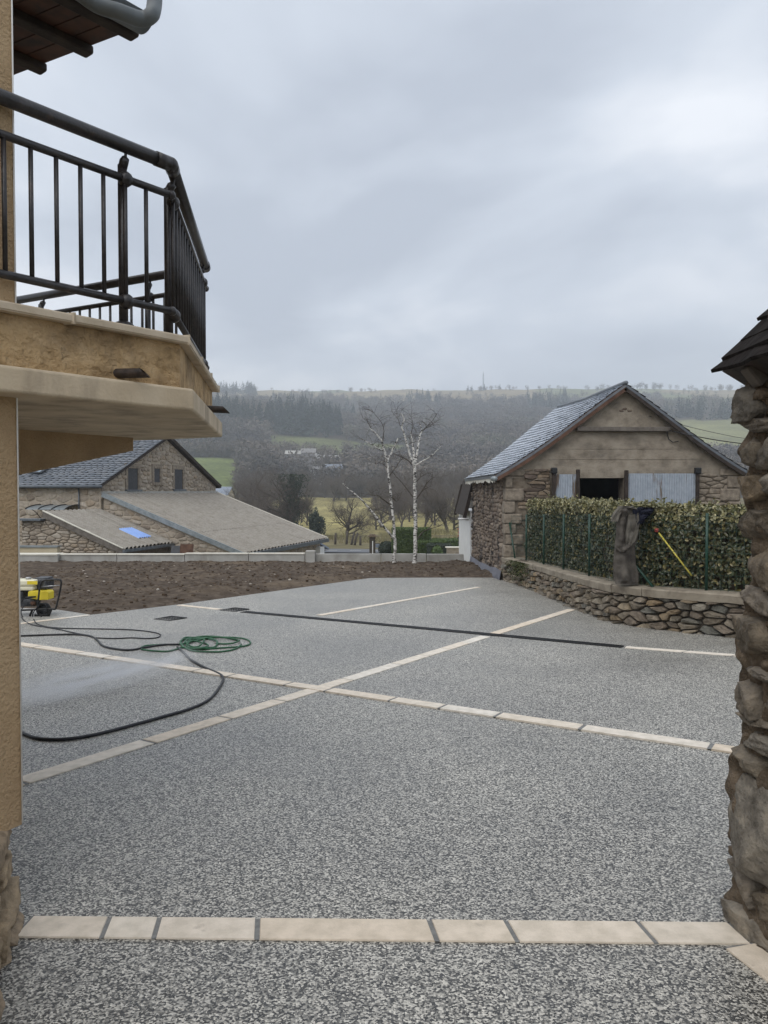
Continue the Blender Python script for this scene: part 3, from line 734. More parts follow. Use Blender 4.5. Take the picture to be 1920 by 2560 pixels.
def slates(parent, e0, along, up, nrm, length, slen, sw, ex, mat, rng, limit=300, cmap=None, th=.012, round_=False, name='slate'):
    items = []; r = 0; s = 0.0
    while s < slen - .02:
        u = -rng.uniform(0, sw) if r % 2 else -rng.uniform(0, sw*.4)
        while u < length:
            ww = sw*rng.uniform(.75, 1.25); a0 = max(0, u) + .001; a1 = min(length, u + ww) - .001
            if a1 - a0 > .04:
                top = min(slen, s + ex*1.25); l = th*rng.uniform(.8, 1.5); dj = rng.uniform(-.012, .012); sk = rng.uniform(-.012, .012)
                if cmap: f = cmap
                else: f = lambda a, b_, h_: e0 + along*a + up*b_ + nrm*h_
                if round_:
                    low = [(a0, s + dj + ex*.35), (a0 + (a1-a0)*.25, s + dj + ex*.08), ((a0+a1)/2, s + dj), (a0 + (a1-a0)*.75, s + dj + ex*.08), (a1, s + dj + ex*.35)]
                else: low = [(a0, s + dj - sk), (a1, s + dj + sk)]
                V_ = [f(a, b_, l + th + .012) for a, b_ in low] + [f(a1, top, .006), f(a0, top, .006)]; n = len(V_)
                V_ += [f(a, b_, l + .008) for a, b_ in low]
                k = len(low)
                F_ = [list(range(n))] + [[i + 1, i, n + i, n + i + 1] for i in range(k - 1)]
                items.append((V_, F_, False))
            u += ww
        s += ex; r += 1
    pieces(parent, name, items, limit, mat)
slates(roofo, E0v, -dn, sl_dir, SLN, LEN + .4, SLEN, .33, .215, MATS['slate'], rng, round_=True)
# right slope verge boards
mb = MB(); upr = Vector((-sl_dir.x, -sl_dir.y, sl_dir.z)); er = T2v + Vector((0, 0, ZE + .06)) - upr*OV + dn*.2
mb.beam(er + Vector((0,0,.0)), er + upr*SLEN, .06, .16); mb.build('verge_board', MATS['dark_wood'], nb)
# gutter on the long side
mb = MB(); gpt = E0v + Vector((0, 0, -.05)) - gd*.02; mb.tube([gpt + dn*.05, gpt - dn*LEN], .07, 8); mb.build('gutter', MATS['zinc_dark'], nb)
mb = MB(); gpt2 = T1v - dn*1.0 - gd*.07; mb.tube([gpt2 + Vector((0, 0, ZE - .1)), gpt2 + Vector((0, 0, .3))], .03, 6); mb.build('downpipe', MATS['zinc_dark'], nb)
# roof light
mb = MB(); c0 = E0v - dn*3.7 + sl_dir*1.15 + SLN*.09
mb.extr([c0, c0 - dn*.62, c0 - dn*.62 + sl_dir*.8, c0 + sl_dir*.8], SLN*.05); rl = mb.build('roof_light', MATS['zinc_dark'], nb)
mb = MB(); c1 = c0 + SLN*.055 - dn*.05 + sl_dir*.05; mb.extr([c1, c1 - dn*.52, c1 - dn*.52 + sl_dir*.7, c1 + sl_dir*.7], SLN*.008); mb.build('pane', MATS['skylight_glass'], rl)
# corrugated lean-to roofs built of single sheets
def corrugated(parent, e0, along, down, nrm, wid, run, nx, ny, pitch=.36, amp=.05, mat='sheet_roof', name='roof_sheet', skip=()):
    for j in range(ny):
        for i in range(nx):
            if (i, j) in skip: mt = MATS['sheet_blue']
            else: mt = MATS[mat]
            a0 = wid*i/nx; a1 = wid*(i+1)/nx + .05*(i < nx-1); b0 = run*j/ny; b1 = run*(j+1)/ny + .06*(j < ny-1)
            n_ = max(4, int((a1 - a0)/pitch*8)); V_ = []
            for k in range(n_ + 1):
                a = a0 + (a1-a0)*k/n_; ph = (a/pitch) % 1; h = amp*(1 if ph < .55 else -1) if False else amp*max(-1, min(1, 2.6*math.sin(2*math.pi*a/pitch) + .9))
                V_.append(e0 + along*a + down*b0 + nrm*(h + .004*j*0 + (.006 if j % 2 else 0) - .000)); V_.append(e0 + along*a + down*b1 + nrm*(h + .012 + .002*(i % 2)))
            F_ = [[2*k, 2*k+1, 2*k+3, 2*k+2] for k in range(n_)]
            mb = MB(); mb.add(V_, F_, True); so_ = mb.build(name if (i, j) not in skip else 'clear_sheet', mt, parent)
            if mat == 'sheet_roof':          # groove faces coloured dark: painted-in shade as well as moss and dirt
                so_.data.materials.append(MATS['sheet_groove_shade'])
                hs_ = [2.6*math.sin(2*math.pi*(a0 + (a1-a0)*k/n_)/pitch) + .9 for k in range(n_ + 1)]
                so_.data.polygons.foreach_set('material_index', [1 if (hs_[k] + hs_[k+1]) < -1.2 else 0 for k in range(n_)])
zT = 1.48; zB = EYE - .0823*12.15*H
d3 = Vector((dn.x*RUN, dn.y*RUN, zB - zT)).normalized(); n3 = gd.cross(d3); n3 = n3 if n3.z > 0 else -n3
RL = math.hypot(RUN, zB - zT)
lt = empty('lean_to', T1v + dn*3 + Vector((0, 0, -3.3)), 'long stone lean-to under a grey-beige corrugated roof against the gable', 'outbuilding')
e0 = T1v + Vector((0, 0, zT)) + dn*.06
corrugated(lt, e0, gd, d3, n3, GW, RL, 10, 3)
wl = MB(); a_ = T1v + gd*.12 + dn*.05; 
wl.extr([a_ + Vector((0,0,ZG)), a_ + dn*(RUN-.3) + Vector((0,0,ZG)), a_ + dn*(RUN-.3) + Vector((0,0,zB - .02)), a_ + Vector((0,0,zT - .14))], gd*(GW-.3)); wl.build('wall', MATS['mortar_ochre'], lt)
lm = planemap(a_, dn, -gd)
stones(lt, [(.02, -2.4), (RUN-.32, -2.4), (RUN-.32, zB - .1), (.02, zT - .22)], .36, .17, lm, MATS['house_stone'], rng, depth=.02, gap=.018, limit=260, chaikin=False)
am = a_ + dn*(RUN-.3); lm2 = planemap(am, gd, dn)
stones(lt, [(.02, -2.2), (GW-.35, -2.2), (GW-.35, zB - .1), (.02, zB - .1)], .4, .2, lm2, MATS['house_stone'], rng, depth=.02, gap=.018, limit=200, chaikin=False)
mb = MB(); mb.beam(e0 + n3*.03 - Vector((0,0,.06)), e0 + d3*(RL+.04) + n3*.03 - Vector((0,0,.06)), .05, .2); mb.build('verge_trim', MATS['zinc'], lt)
e1 = e0 + gd*GW; mb = MB(); mb.beam(e1 + n3*.03, e1 + d3*(RL+.04) + n3*.03, .06, .1); mb.build('verge_trim', MATS['concrete_cap'], lt)
eb = e0 + d3*(RL+.06); mb = MB(); mb.beam(eb - Vector((0,0,.07)) - gd*.03, eb + gd*(GW+.05) - Vector((0,0,.07)), .12, .17); mb.build('gutter', MATS['zinc_dark'], lt)
mb = MB(); mb.beam(e0 + Vector((0,0,.05)), e1 + Vector((0,0,.05)), .12, .10); mb.build('flashing', MATS['concrete'], lt)
mb = MB(); mb.box(am + gd*(GW-.7) + dn*.12 + Vector((0,0,zB-.75)), (.3, .65, .7), Matrix.Rotation(math.atan2(gd.y, gd.x) - math.pi/2, 3, 'Z')); bevel(mb.build('meter_box', MATS['white_paint'], lt), .02)
# small lean-to
BR = Vector((-8.6, 31.2, 0)); TR = Vector((-11.85, 32.0, 0)); SWD = 3.55
sdn = (BR - TR).normalized(); sgd = Vector((-sdn.y, sdn.x, 0)); sgd = -sgd if sgd.y > 0 else sgd
zt2, zb2 = .83, -.51; SR = (BR - TR).length
st = empty('small_lean_to', BR + Vector((0, 0, -2.8)), 'small stone lean-to with corrugated roof and one bright blue clear sheet', 'outbuilding')
d4 = Vector((sdn.x*SR, sdn.y*SR, zb2 - zt2)).normalized(); n4 = sgd.cross(d4); n4 = n4 if n4.z > 0 else -n4; RL2 = math.hypot(SR, zb2 - zt2)
s0 = TR + Vector((0, 0, zt2)); 
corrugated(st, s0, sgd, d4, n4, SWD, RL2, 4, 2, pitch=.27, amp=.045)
c_ = s0 + sgd*(SWD*.20) + d4*(RL2*.57) + n4*.04
corrugated(st, c_, sgd, d4, n4, .95, .95, 1, 1, pitch=.16, amp=.04, mat='sheet_blue', name='clear_sheet')
f0 = TR + sgd*(SWD-.12); wl = MB()
wl.extr([f0 + Vector((0,0,-2.9)) - sdn*1.0, f0 + sdn*(SR-.15) + Vector((0,0,-2.9)), f0 + sdn*(SR-.15) + Vector((0,0,zb2-.12)), f0 + sdn*.05 + Vector((0,0,zt2-.14)), f0 + sdn*.05 + Vector((0,0,zt2-.35)), f0 - sdn*1.0 + Vector((0,0,zt2-.35))], -sgd*(SWD-.2)); wl.build('wall', MATS['mortar'], st)
sm_ = planemap(f0, sdn, sgd)
stones(st, [(-1.0, -2.0), (SR-.15, -2.0), (SR-.15, zb2-.16), (.05, zt2-.18), (.0, zt2-.38), (-1.0, zt2-.38)], .30, .12, sm_, MATS['house_stone'], rng, depth=.025, gap=.015, limit=300, chaikin=False)
mb = MB(); sv = s0 + sgd*SWD; mb.beam(sv - Vector((0,0,.09)), sv + d4*(RL2+.02) - Vector((0,0,.09)), .05, .22); mb.build('verge_trim', MATS['grey_wood'], st)
mb = MB(); mb.beam(sv + n4*.035, sv + d4*RL2 + n4*.035, .09, .035); mb.build('verge_trim', MATS['concrete_cap'], st)
mb = MB(); q0 = s0 + d4*(RL2+.05); mb.beam(q0 - Vector((0,0,.06)), q0 + sgd*(SWD+.04) - Vector((0,0,.06)), .09, .1); mb.build('gutter', MATS['zinc_dark'], st)
mb = MB(); mb.beam(f0 - sdn*1.15 + Vector((0,0,zt2-.31)), f0 + sdn*.0 + Vector((0,0,zt2-.31)), .5, .07); mb.build('wall_coping', MATS['zinc_dark'], st)
# door canopy on the long front
ac = onplane(150, 1270, T1v, gd); cn = empty('door_canopy', ac, 'dark curved glazed door canopy on the stone house front', 'canopy')
mb = MB(); V_ = []; F_ = []
for k in range(9):
    a = k/8*1.05; 
    for e in (0, 1.9): V_.append(ac - gd*(.95*math.sin(a)/math.sin(1.05)) + Vector((0, 0, .35*math.cos(a) - .22)) - dn*(e - .95))
for k in range(8): F_.append([2*k, 2*k+1, 2*k+3, 2*k+2])
mb.add(V_, F_, True); mb.build('canopy_glass', MATS['zinc'], cn)
for e in (-.95, -.32, .32, .95):
    mb = MB(); mb.tube([ac - gd*(.95*math.sin(a)/math.sin(1.05)) + Vector((0, 0, .35*math.cos(a) - .2)) - dn*e for a in [k/8*1.05 for k in range(9)]], .022, 5); mb.build('canopy_rib', MATS['black_paint'], cn)
for e in (-.95, .95):
    mb = MB(); mb.tube(smooth_path([ac - dn*e + Vector((0, 0, -.45)), ac - dn*e - gd*.35 + Vector((0, 0, -.15)), ac - dn*e - gd*.75 + Vector((0, 0, .02))], 4), .018, 5); mb.build('bracket', MATS['black_paint'], cn)
# ochre garden wall at the left of the small lean-to
oc = P(100, 1375, 27.4); mb = MB(); x0, x1 = xw(-40, 27.4), xw(145, 27.4)
gw = empty('garden_wall', ((x0+x1)/2, 27.4, -2), 'short ochre rendered garden wall with grey coping beside the small lean-to', 'wall')
zt3 = P(0, 1368, 27.4).z
mb.box(((x0+x1)/2, 27.4, (zt3 - 2)/2), (x1-x0, .25, zt3 + 2)); mb.build('wall', MATS['cream_wall'], gw)
mb = MB(); mb.box(((x0+x1)/2, 27.4, zt3 + .03), (x1-x0+.06, .34, .055)); mb.build('wall_coping', MATS['zinc'], gw)
# boards leaning by the lean-to wall
for (px0, px1, py0, py1, mt, lb) in ((422, 444, 1366, 1388, 'shutter', 'dark slatted board leaning against the lean-to wall'), (445, 478, 1362, 1389, 'rust_board', 'rusty brown board leaning against the lean-to wall')):
    Yb = 29.6; a = P(px0, py1, Yb); c = P(px1, py0, Yb); mb = MB(); mb.extr([(a.x, Yb, a.z - .9), (c.x, Yb, a.z - .9), (c.x, Yb + .35, c.z), (a.x, Yb + .35, c.z)], (0, .05, 0))
    o = mb.build('leaning_board', MATS[mt], None, label=lb, cat='board')
# ================================================================ BARN
barn = empty('barn', (5.95, 22.5, gz(19.5)), 'old stone barn with pale slate roof and sliding metal doors behind the hedge', 'barn')
BX0, BX1, BY0, BY1 = 3.02, 8.86, 19.15, 26.1
BXM = (BX0 + BX1)/2; BE = 2.06; BR_ = 4.22; BG = -1.1
FO = Vector((0, BY0, 0)); FN = Vector((0, -1, 0))
def fp(px, py): 
    v = onplane(px, py, FO, FN); return v.x, v.z
# roof profile, bell-cast towards the eaves: half width -> height
def prof(s):             # s 0 at eave overhang .. 1 at ridge, returns (x offset from eave, z)
    k = s; x = -.26 + (BXM - BX0 + .26)*k
    z = BE - .07 + (BR_ - BE + .07)*(k - .06*math.sin(math.pi*k)*(1 - k))
    return x, z
# facade: wall with a real opening and dark room behind
ox0, oz1 = fp(1443, 1195); ox1, _ = fp(1560, 1195); oz0 = BG
th = .45
mb = MB()
def wallpoly(poly): mb.extr([(x, BY0, z) for x, z in poly], (0, th, 0))
prl = [(BX0 + prof(s)[0], prof(s)[1] - .08) for s in (.12, .25, .4, .55, .7, .85, 1.0)]
prr = [(BX1 - prof(s)[0], prof(s)[1] - .08) for s in (1.0, .85, .7, .55, .4, .25, .12)]
prl[0] = (BX0, prl[0][1]); prr[-1] = (BX1, prr[-1][1])
wallpoly([(BX0, BG), (ox0, BG), (ox0, oz1), (BX0, oz1)]); wallpoly([(ox1, BG), (BX1, BG), (BX1, oz1), (ox1, oz1)])
mb.build('wall', MATS['mortar'], barn)
mb = MB(); wallpoly([(BX0, oz1)] + prl + prr[1:] + [(BX1, oz1)])
# cast-concrete gable
mb.build('gable', MATS['old_concrete'], barn)
zl = [fp(1500, p)[1] for p in (1080, 1122, 1148, 1168)]
for zc in zl[:3]:
    mb = MB(); half = (BR_ - .12 - zc)/(BR_ - BE)*(BXM - BX0) - .1
    mb.beam((BXM - half, BY0 - .004, zc), (BXM + half, BY0 - .002, zc), .012, .007); mb.build('casting_line', MATS['old_concrete'], barn)
mb = MB(); x0, z0 = fp(1440, 1073); x1, z1 = fp(1672, 1073)
mb.beam((x0, BY0 - .07, z0), (x1, BY0 - .07, z0 - .01), .16, .11); bevel(mb.build('timber', MATS['grey_wood'], barn), .015)
# side walls and back, room floor dark
mb = MB(); mb.box((BX0 + th/2, (BY0 + BY1)/2 + .2, (BE - .05 + BG - .3)/2), (th, BY1 - BY0 - .4, BE - .05 - BG + .3)); mb.build('side_wall', MATS['mortar_dark'], barn)
mb = MB(); mb.box((BX1 - th/2, (BY0 + BY1)/2 + .2, (BE - .05 + BG)/2), (th, BY1 - BY0 - .4, BE - .05 - BG)); mb.build('side_wall', MATS['mortar_dark'], barn)
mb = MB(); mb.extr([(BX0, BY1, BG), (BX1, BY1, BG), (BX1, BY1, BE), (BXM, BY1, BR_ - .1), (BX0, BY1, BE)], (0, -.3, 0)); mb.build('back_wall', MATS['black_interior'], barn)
# rubble of the front below the gable and of the long side
frm = planemap(Vector((0, BY0, 0)), Vector((1, 0, 0)), FN)
dl0 = fp(1378, 1200)[0]; dr1 = fp(1740, 1200)[0]
xq, zq = fp(1306, 1176)
zs = fp(1330, 1172)[1]
stones(barn, [(BX0 + .02, BG), (dl0 - .02, BG), (dl0 - .02, zs), (BX0 + .35, zs), (BX0 + .02, zs - .12)], .33, .085, frm, MATS['barn_stone'], rng, depth=.05, gap=.009, limit=220, chaikin=False, jit=.22, smooth=False, face=.85,
       keep=lambda u, v: not (u < BX0 + .5 and True))
stones(barn, [(dr1 + .03, BG), (BX1 - .3, BG), (BX1 - .3, fp(1800, 1190)[1]), (dr1 + .03, fp(1760, 1180)[1])], .34, .13, frm, MATS['quoin'], rng, depth=.03, gap=.012, limit=120, chaikin=False)
zc = BG; k = 0
while zc < zs - .1:
    hgt = rng.uniform(.24, .34); hgt = min(hgt, zs - zc); lw_ = rng.uniform(.38, .50) if k % 2 else rng.uniform(.18, .26)
    for (xa, xb) in ((BX0 - .012, BX0 + lw_), (BX1 - (.5 if k % 2 else .3), BX1 + .012)):
        Vq, Fq = rock(rng, ((xa + xb)/2, BY0 + .14, zc + hgt/2), (xb - xa + rng.uniform(-.05, .05), .40, hgt - .012), sub=7, rough=.035, sq=.93, fr=2.5); mb = MB(); mb.add(Vq, Fq, True); mb.build('quoin', MATS['quoin'], barn)
    zc += hgt; k += 1
sidem = planemap(Vector((BX0, BY0 + .34, 0)), Vector((0, 1, 0)), Vector((-1, 0, 0)))
stones(barn, [(.0, BG - .25), (BY1 - BY0 - .36, BG - .25), (BY1 - BY0 - .36, BE - .06), (.0, BE - .06)], .26, .10, sidem, MATS['barn_side_stone'], rng, depth=.045, gap=.010, limit=300, chaikin=False, var=.6)
# bitumen strip along the foot of the side wall
mb = MB(); ysf = [BY0 + .05, 20.3, 21.2, 22.3, 23.6, 25.0, 26.0]; V_ = []; F_ = []
for i, y in enumerate(ysf):
    hh = [.22, .25, .2, .22, .2, .24, .25][i]
    V_ += [(BX0 - .13 - .05*(i % 2), y, gz(y) - .02), (BX0 - .09, y, gz(y) + hh), (BX0 - .07, y, gz(y) + hh)]
for i in range(len(ysf)-1):
    for k in range(2): F_.append([3*i+k, 3*i+k+1, 3*i+k+4, 3*i+k+3])
mb.add(V_, F_, True); mb.build('damp_proof_sheet', MATS['felt'], barn)
# roof: sarking, slates course by course, verge boards
mb = MB(); SS = [i/14 for i in range(15)]
y0r, y1r = BY0 - .22, BY1 + .2
def sag(y): t_ = (y - y0r)/(y1r - y0r); return .22*t_ - .06*math.sin(math.pi*t_)
for side in (0, 1):
    Vt = []
    for s in SS:
        x, z = prof(s); X_ = BX0 + x if side == 0 else BX1 - x
        for yy in (y0r, (y0r+y1r)/2, y1r): Vt.append((X_, yy, z + sag(yy)*s))
    n = len(Vt); Vb = [(a, b_, c - .07) for a, b_, c in Vt]; Ft = []
    for i in range(14):
        for j in range(2):
            q = [i*3+j, (i+1)*3+j, (i+1)*3+j+1, i*3+j+1]; Ft.append(q); Ft.append([n + v for v in q[::-1]])
    for j in range(2): Ft.append([j, j+1, n+j+1, n+j])
    for i in range(14):
        Ft.append([i*3, n+i*3, n+(i+1)*3, (i+1)*3]); Ft.append([i*3+2, (i+1)*3+2, n+(i+1)*3+2, n+i*3+2])
    mb.add(Vt + Vb, Ft)
broof = mb.build('roof', MATS['slate'], barn)
slp = math.hypot(BXM - BX0 + .26, BR_ - BE + .07)
def cm(side):
    def f(a, b_, h):
        s = min(1, b_/slp); x, z = prof(s); x2, z2 = prof(min(1, s + .02)); x1_, z1_ = prof(max(0, s - .02))
        t_ = Vector((x2 - x1_, 0, z2 - z1_)).normalized(); nn = Vector((-t_.z, 0, t_.x)); y = y0r + a
        v = Vector((x, 0, z + sag(y)*s)) + nn*h
        return Vector((BX0 + v.x, y, v.z)) if side == 0 else Vector((BX1 - v.x, y, v.z))
    return f
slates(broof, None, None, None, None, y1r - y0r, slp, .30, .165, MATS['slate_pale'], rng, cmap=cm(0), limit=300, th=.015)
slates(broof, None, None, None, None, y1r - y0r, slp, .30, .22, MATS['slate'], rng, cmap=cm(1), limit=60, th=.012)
for side in (0, 1):
    mb = MB(); pp = []
    for s in SS:
        x, z = prof(s); pp.append(Vector((BX0 + x if side == 0 else BX1 - x, y0r + .02, z - .02)))
    for a, b_ in zip(pp[:-1], pp[1:]): mb.beam(a - Vector((0, 0, .06)), b_ - Vector((0, 0, .06)), .035, .15, up=Vector((0, 1, 0)).cross(b_ - a))
    mb.build('verge_board', MATS['rust_board' if side == 0 else 'dark_wood'], barn)
mb = MB(); mb.tube([(BXM, y0r - .02, BR_ + .03), (BXM, (y0r+y1r)/2, BR_ + .08), (BXM, y1r, BR_ + .25)], .055, 6); mb.build('ridge_tile', MATS['slate'], barn)
mb = MB(); ge = BX0 - .27; mb.tube([(ge - .02, y0r - .03, BE - .16), (ge - .02, y0r + .35, BE - .16)], .065, 8); mb.build('gutter', MATS['zinc'], barn)
# ragged white membrane under the eave slates
mb = MB(); V_ = []; F_ = []; NN = 60
for i in range(NN + 1):
    y = y0r + .35 + (y1r - y0r - .4)*i/NN
    V_ += [(BX0 - .20, y, BE - .06), (BX0 - .245, y, BE - .10), (BX0 - .235, y, BE - .17 - rng.uniform(0, .10))]
for i in range(NN):
    for k in range(2): F_.append([3*i+k, 3*i+k+1, 3*i+k+4, 3*i+k+3])
mb.add(V_, F_); mb.build('eave_membrane', MATS['concrete_cap'], barn)
# sliding doors in corrugated metal, posts and rail
def door(px0, px1, pyt, nm='door'):
    x0, zt_ = fp(px0, pyt); x1, _ = fp(px1, pyt); n = int((x1 - x0)/.06*4); V_ = []; F_ = []
    for i in range(n + 1):
        x = x0 + (x1 - x0)*i/n; y = BY0 - .14 + .013*math.sin(i*math.pi/2)
        V_ += [(x, y, BG + .1), (x, y, zt_)]
    F_ = [[2*i, 2*i+2, 2*i+3, 2*i+1] for i in range(n)]
    m2 = MB(); m2.add(V_, F_, True); m2.add([(x0, BY0 - .10, BG+.1), (x1, BY0 - .10, BG+.1), (x1, BY0 - .10, zt_), (x0, BY0 - .10, zt_)], [[0, 1, 2, 3]])
    d = m2.build(nm, MATS['door_metal'], barn)
    for z in (zt_ - .04, (zt_ + BG)/2 + .3):
        m2 = MB(); m2.beam((x0, BY0 - .085, z), (x1, BY0 - .085, z), .02, .07); m2.build('rail', MATS['dark_wood'], d)
    return d
door(1379, 1437, 1186); door(1566, 1735, 1184)
for px, py in ((1381, 1176), (1441, 1174), (1561, 1176), (1737, 1174)):
    x, z = fp(px, py); mb = MB(); mb.box((x, BY0 - .16, (z + BG)/2), (.085, .09, z - BG)); bevel(mb.build('door_post', MATS['dark_wood'], barn), .01)
for px in (1381, 1737):
    x, z = fp(px, 1177); mb = MB(); mb.box((x, BY0 - .18, z), (.15, .13, .15)); bevel(mb.build('post_cap', MATS['black_paint'], barn), .02)
# patch holes in the gable
for px, py in ((1562, 1022), (1553, 1027), (1574, 1027)):
    x, z = fp(px, py); V_, F_ = rock(rng, (x, BY0 - .0, z), (.12, .03, .06), sub=3, rough=.3, sq=.1); mb = MB(); mb.add(V_, F_, True); mb.build('patch', MATS['barn_stone'], barn)
# cable looped on the gable
mb = MB(); mb.tube(smooth_path([(*fp(1660, 1078), 0)], 1) if False else [Vector((fp(a, b_)[0], BY0 - .05, fp(a, b_)[1])) for a, b_ in ((1668, 1075), (1666, 1085), (1670, 1098), (1680, 1106), (1694, 1104))], .012, 5); mb.build('cable', MATS['black_paint'], barn)
def wire(a, b_, sagz, r, label):
    pts = [a.lerp(b_, k/16) - Vector((0, 0, sagz*4*(k/16)*(1 - k/16))) for k in range(17)]
    mb = MB(); mb.tube(pts, r, 5); mb.build('overhead_cable', MATS['black_paint'], None, label=label, cat='cable')
wire(P(1668, 1074, BY0 - .1), P(2050, 1118, 16), .12, .012, 'thick black electric cable running from the barn gable timber')
wire(P(1622, 1040, BY0 - .1), P(2050, 1112, 30), .2, .008, 'thin grey overhead cable leaving the barn roof verge')
# white annex behind the barn
an = empty('annex', (3.1, 27.5, -1.2), 'white rendered annex wall with dark sloping verge behind the barn', 'outbuilding')
mb = MB(); mb.extr([(2.98, 26.5, -1.9), (2.98, 30.5, -1.9), (2.98, 30.5, .9), (2.98, 26.5, .9)], (2.5, 0, 0)); mb.build('wall', MATS['white_paint'], an)
xa = 2.93
mb = MB(); mb.beam((2.77, 26.45, .66), (3.06, 26.45, 1.85), .12, .14, up=Vector((0, 1, 0))); mb.beam((2.77, 30, .66), (3.06, 30, 1.85), .12, .14, up=Vector((0, 1, 0)))
mb.add([(2.77, 26.4, .74), (2.77, 30.2, .74), (3.1, 30.2, 2.0), (3.1, 26.4, 2.0)], [[0, 1, 2, 3]]); mb.build('roof', MATS['dark_wood'], an)
mb = MB(); mb.tube([(2.55, 26.4, .63), (2.9, 26.4, .63)], .04, 8); mb.build('gutter', MATS['white_paint'], an)

# ================================================================ GARDEN WALL, FENCE, HEDGE
WL = [Vector((x, y, 0)) for x, y in ((3.05, 19.3), (3.27, 16.5), (3.37, 13.6), (3.42, 12.3), (3.52, 11.55), (3.80, 10.98), (4.25, 10.5), (4.9, 9.85), (6.2, 8.6))]
WP = smooth_path(WL, 6); CUM = [0]
for a, b_ in zip(WP[:-1], WP[1:]): CUM.append(CUM[-1] + (b_ - a).length)
def wat(u):
    u = max(0, min(CUM[-1], u)); i = max(0, min(len(WP)-2, int(np.searchsorted(CUM, u)) - 1))
    t_ = (u - CUM[i])/(CUM[i+1] - CUM[i]); p = WP[i].lerp(WP[i+1], t_)
    # smoothed tangent
    a = WP[max(0, i-1)]; b_ = WP[min(len(WP)-1, i+2)]; d = (b_ - a).normalized(); n = Vector((d.y, -d.x, 0))
    if n.x > 0 and False: n = -n
    return p, d, n
# outward (yard) side: to the left of / in front of the wall
def outn(u):
    p, d, n = wat(u); c = Vector((7, 16, 0)) - p
    return (p, d, n if n.dot(c) < 0 else -n)
WH = .50
gwl = empty('stone_wall', (3.5, 11.5, gz(11.5)), 'low curved dry-stone wall with slab coping under the hedge', 'wall')
def wmap(u, v, w_):
    p, d, n = outn(u); q = p + n*w_; return Vector((q.x, q.y, gz(p.y) + v))
mb = MB(); V_ = []; F_ = []; n_ = 60
for i in range(n_ + 1):
    u = CUM[-1]*i/n_
    V_ += [wmap(u, -.1, .0), wmap(u, WH - .05, .0), wmap(u, WH - .05, -.28), wmap(u, -.1, -.28)]
for i in range(n_):
    for k in range(4): F_.append([4*i+k, 4*i+(k+1) % 4, 4*i+4+(k+1) % 4, 4*i+4+k])
mb.add(V_, F_); mb.build('wall_core', MATS['mortar_dark'], gwl)
stones(gwl, [(0, -.03), (CUM[-1], -.03), (CUM[-1], WH - .05), (0, WH - .05)], .21, .088, wmap, MATS['dry_stone'], rng, depth=.085, gap=.013, limit=300, chaikin=True, var=.55, jit=.46, bulge=.2, cut=.15, face=.78, smooth=False)
u = 0.0; k = 0
us_ = [0, 1.4, 3.1, 4.9, 6.4, 7.75, 8.35, 9.8, 11.4, CUM[-1]]
for ua, ub in zip(us_[:-1], us_[1:]):
    mb = MB(); V_ = []; F_ = []; ns_ = 6
    for i in range(ns_ + 1):
        uu = ua + .006 + (ub - ua - .012)*i/ns_; j = lambda: rng.uniform(-.006, .006)
        V_ += [wmap(uu, WH - .045 + j(), .085 + j()), wmap(uu, WH + .055 + j(), .095 + j()), wmap(uu, WH + .075 + j(), .075), wmap(uu, WH + .085 + j(), -.12), wmap(uu, WH + .08, -.34), wmap(uu, WH - .045, -.34)]
    for i in range(ns_):
        for k in range(6): F_.append([6*i+k, 6*i+(k+1) % 6, 6*i+6+(k+1) % 6, 6*i+6+k])
    F_ += [list(range(6))[::-1], [6*ns_ + k for k in range(6)]]
    mb.add(V_, F_); mb.build('coping_stone', MATS['coping'], gwl)
# earth inside the wall (the hedge grows in it)
mb = MB(); inn = [wmap(CUM[-1]*i/40, WH - .02, -.30) for i in range(41)]
poly = [(p.x, p.y, p.z) for p in inn] + [(9.0, 9.0, gz(9)+WH-.02), (9.0, 19.1, gz(19.1)+WH-.02), (3.4, 19.1, gz(19.1)+WH-.02)]
mb.add(poly, [list(range(len(poly)))]); mb.build('garden_bed', MATS['soil'], None, kind='structure', label='soil of the raised garden bed under the hedge', cat='soil')
# moss and small plant on the wall by the barn
mo = empty('wall_plant', wmap(1.5, 0, .05), 'mossy green plant hanging over the coping near the barn corner', 'plant')
mb = MB()
for i in range(900):
    uu = rng.gauss(1.75, .45); vv = WH + .06 - abs(rng.gauss(0, .2)); ww = .1 + abs(rng.gauss(0, .05))
    if vv < .08: continue
    c = wmap(uu, vv, ww); s = rng.uniform(.012, .03); a = Vector((rng.gauss(0, 1), rng.gauss(0, 1), rng.gauss(0, 1))).normalized(); b_ = a.orthogonal().normalized()
    mb.add([c - a*s, c + b_*s*.6, c + a*s, c - b_*s*.6], [[0, 1, 2, 3]])
mb.build('foliage', MATS['moss'], mo, kind='stuff')
mb = MB()
for i in range(5): 
    uu = 1.4 + i*.15; mb.tube([wmap(uu, WH + .09, -.05), wmap(uu + .03, WH + .07, .1), wmap(uu + .05, WH - .15, .12)], .006, 4)
mb.build('stem', MATS['twig'], mo)
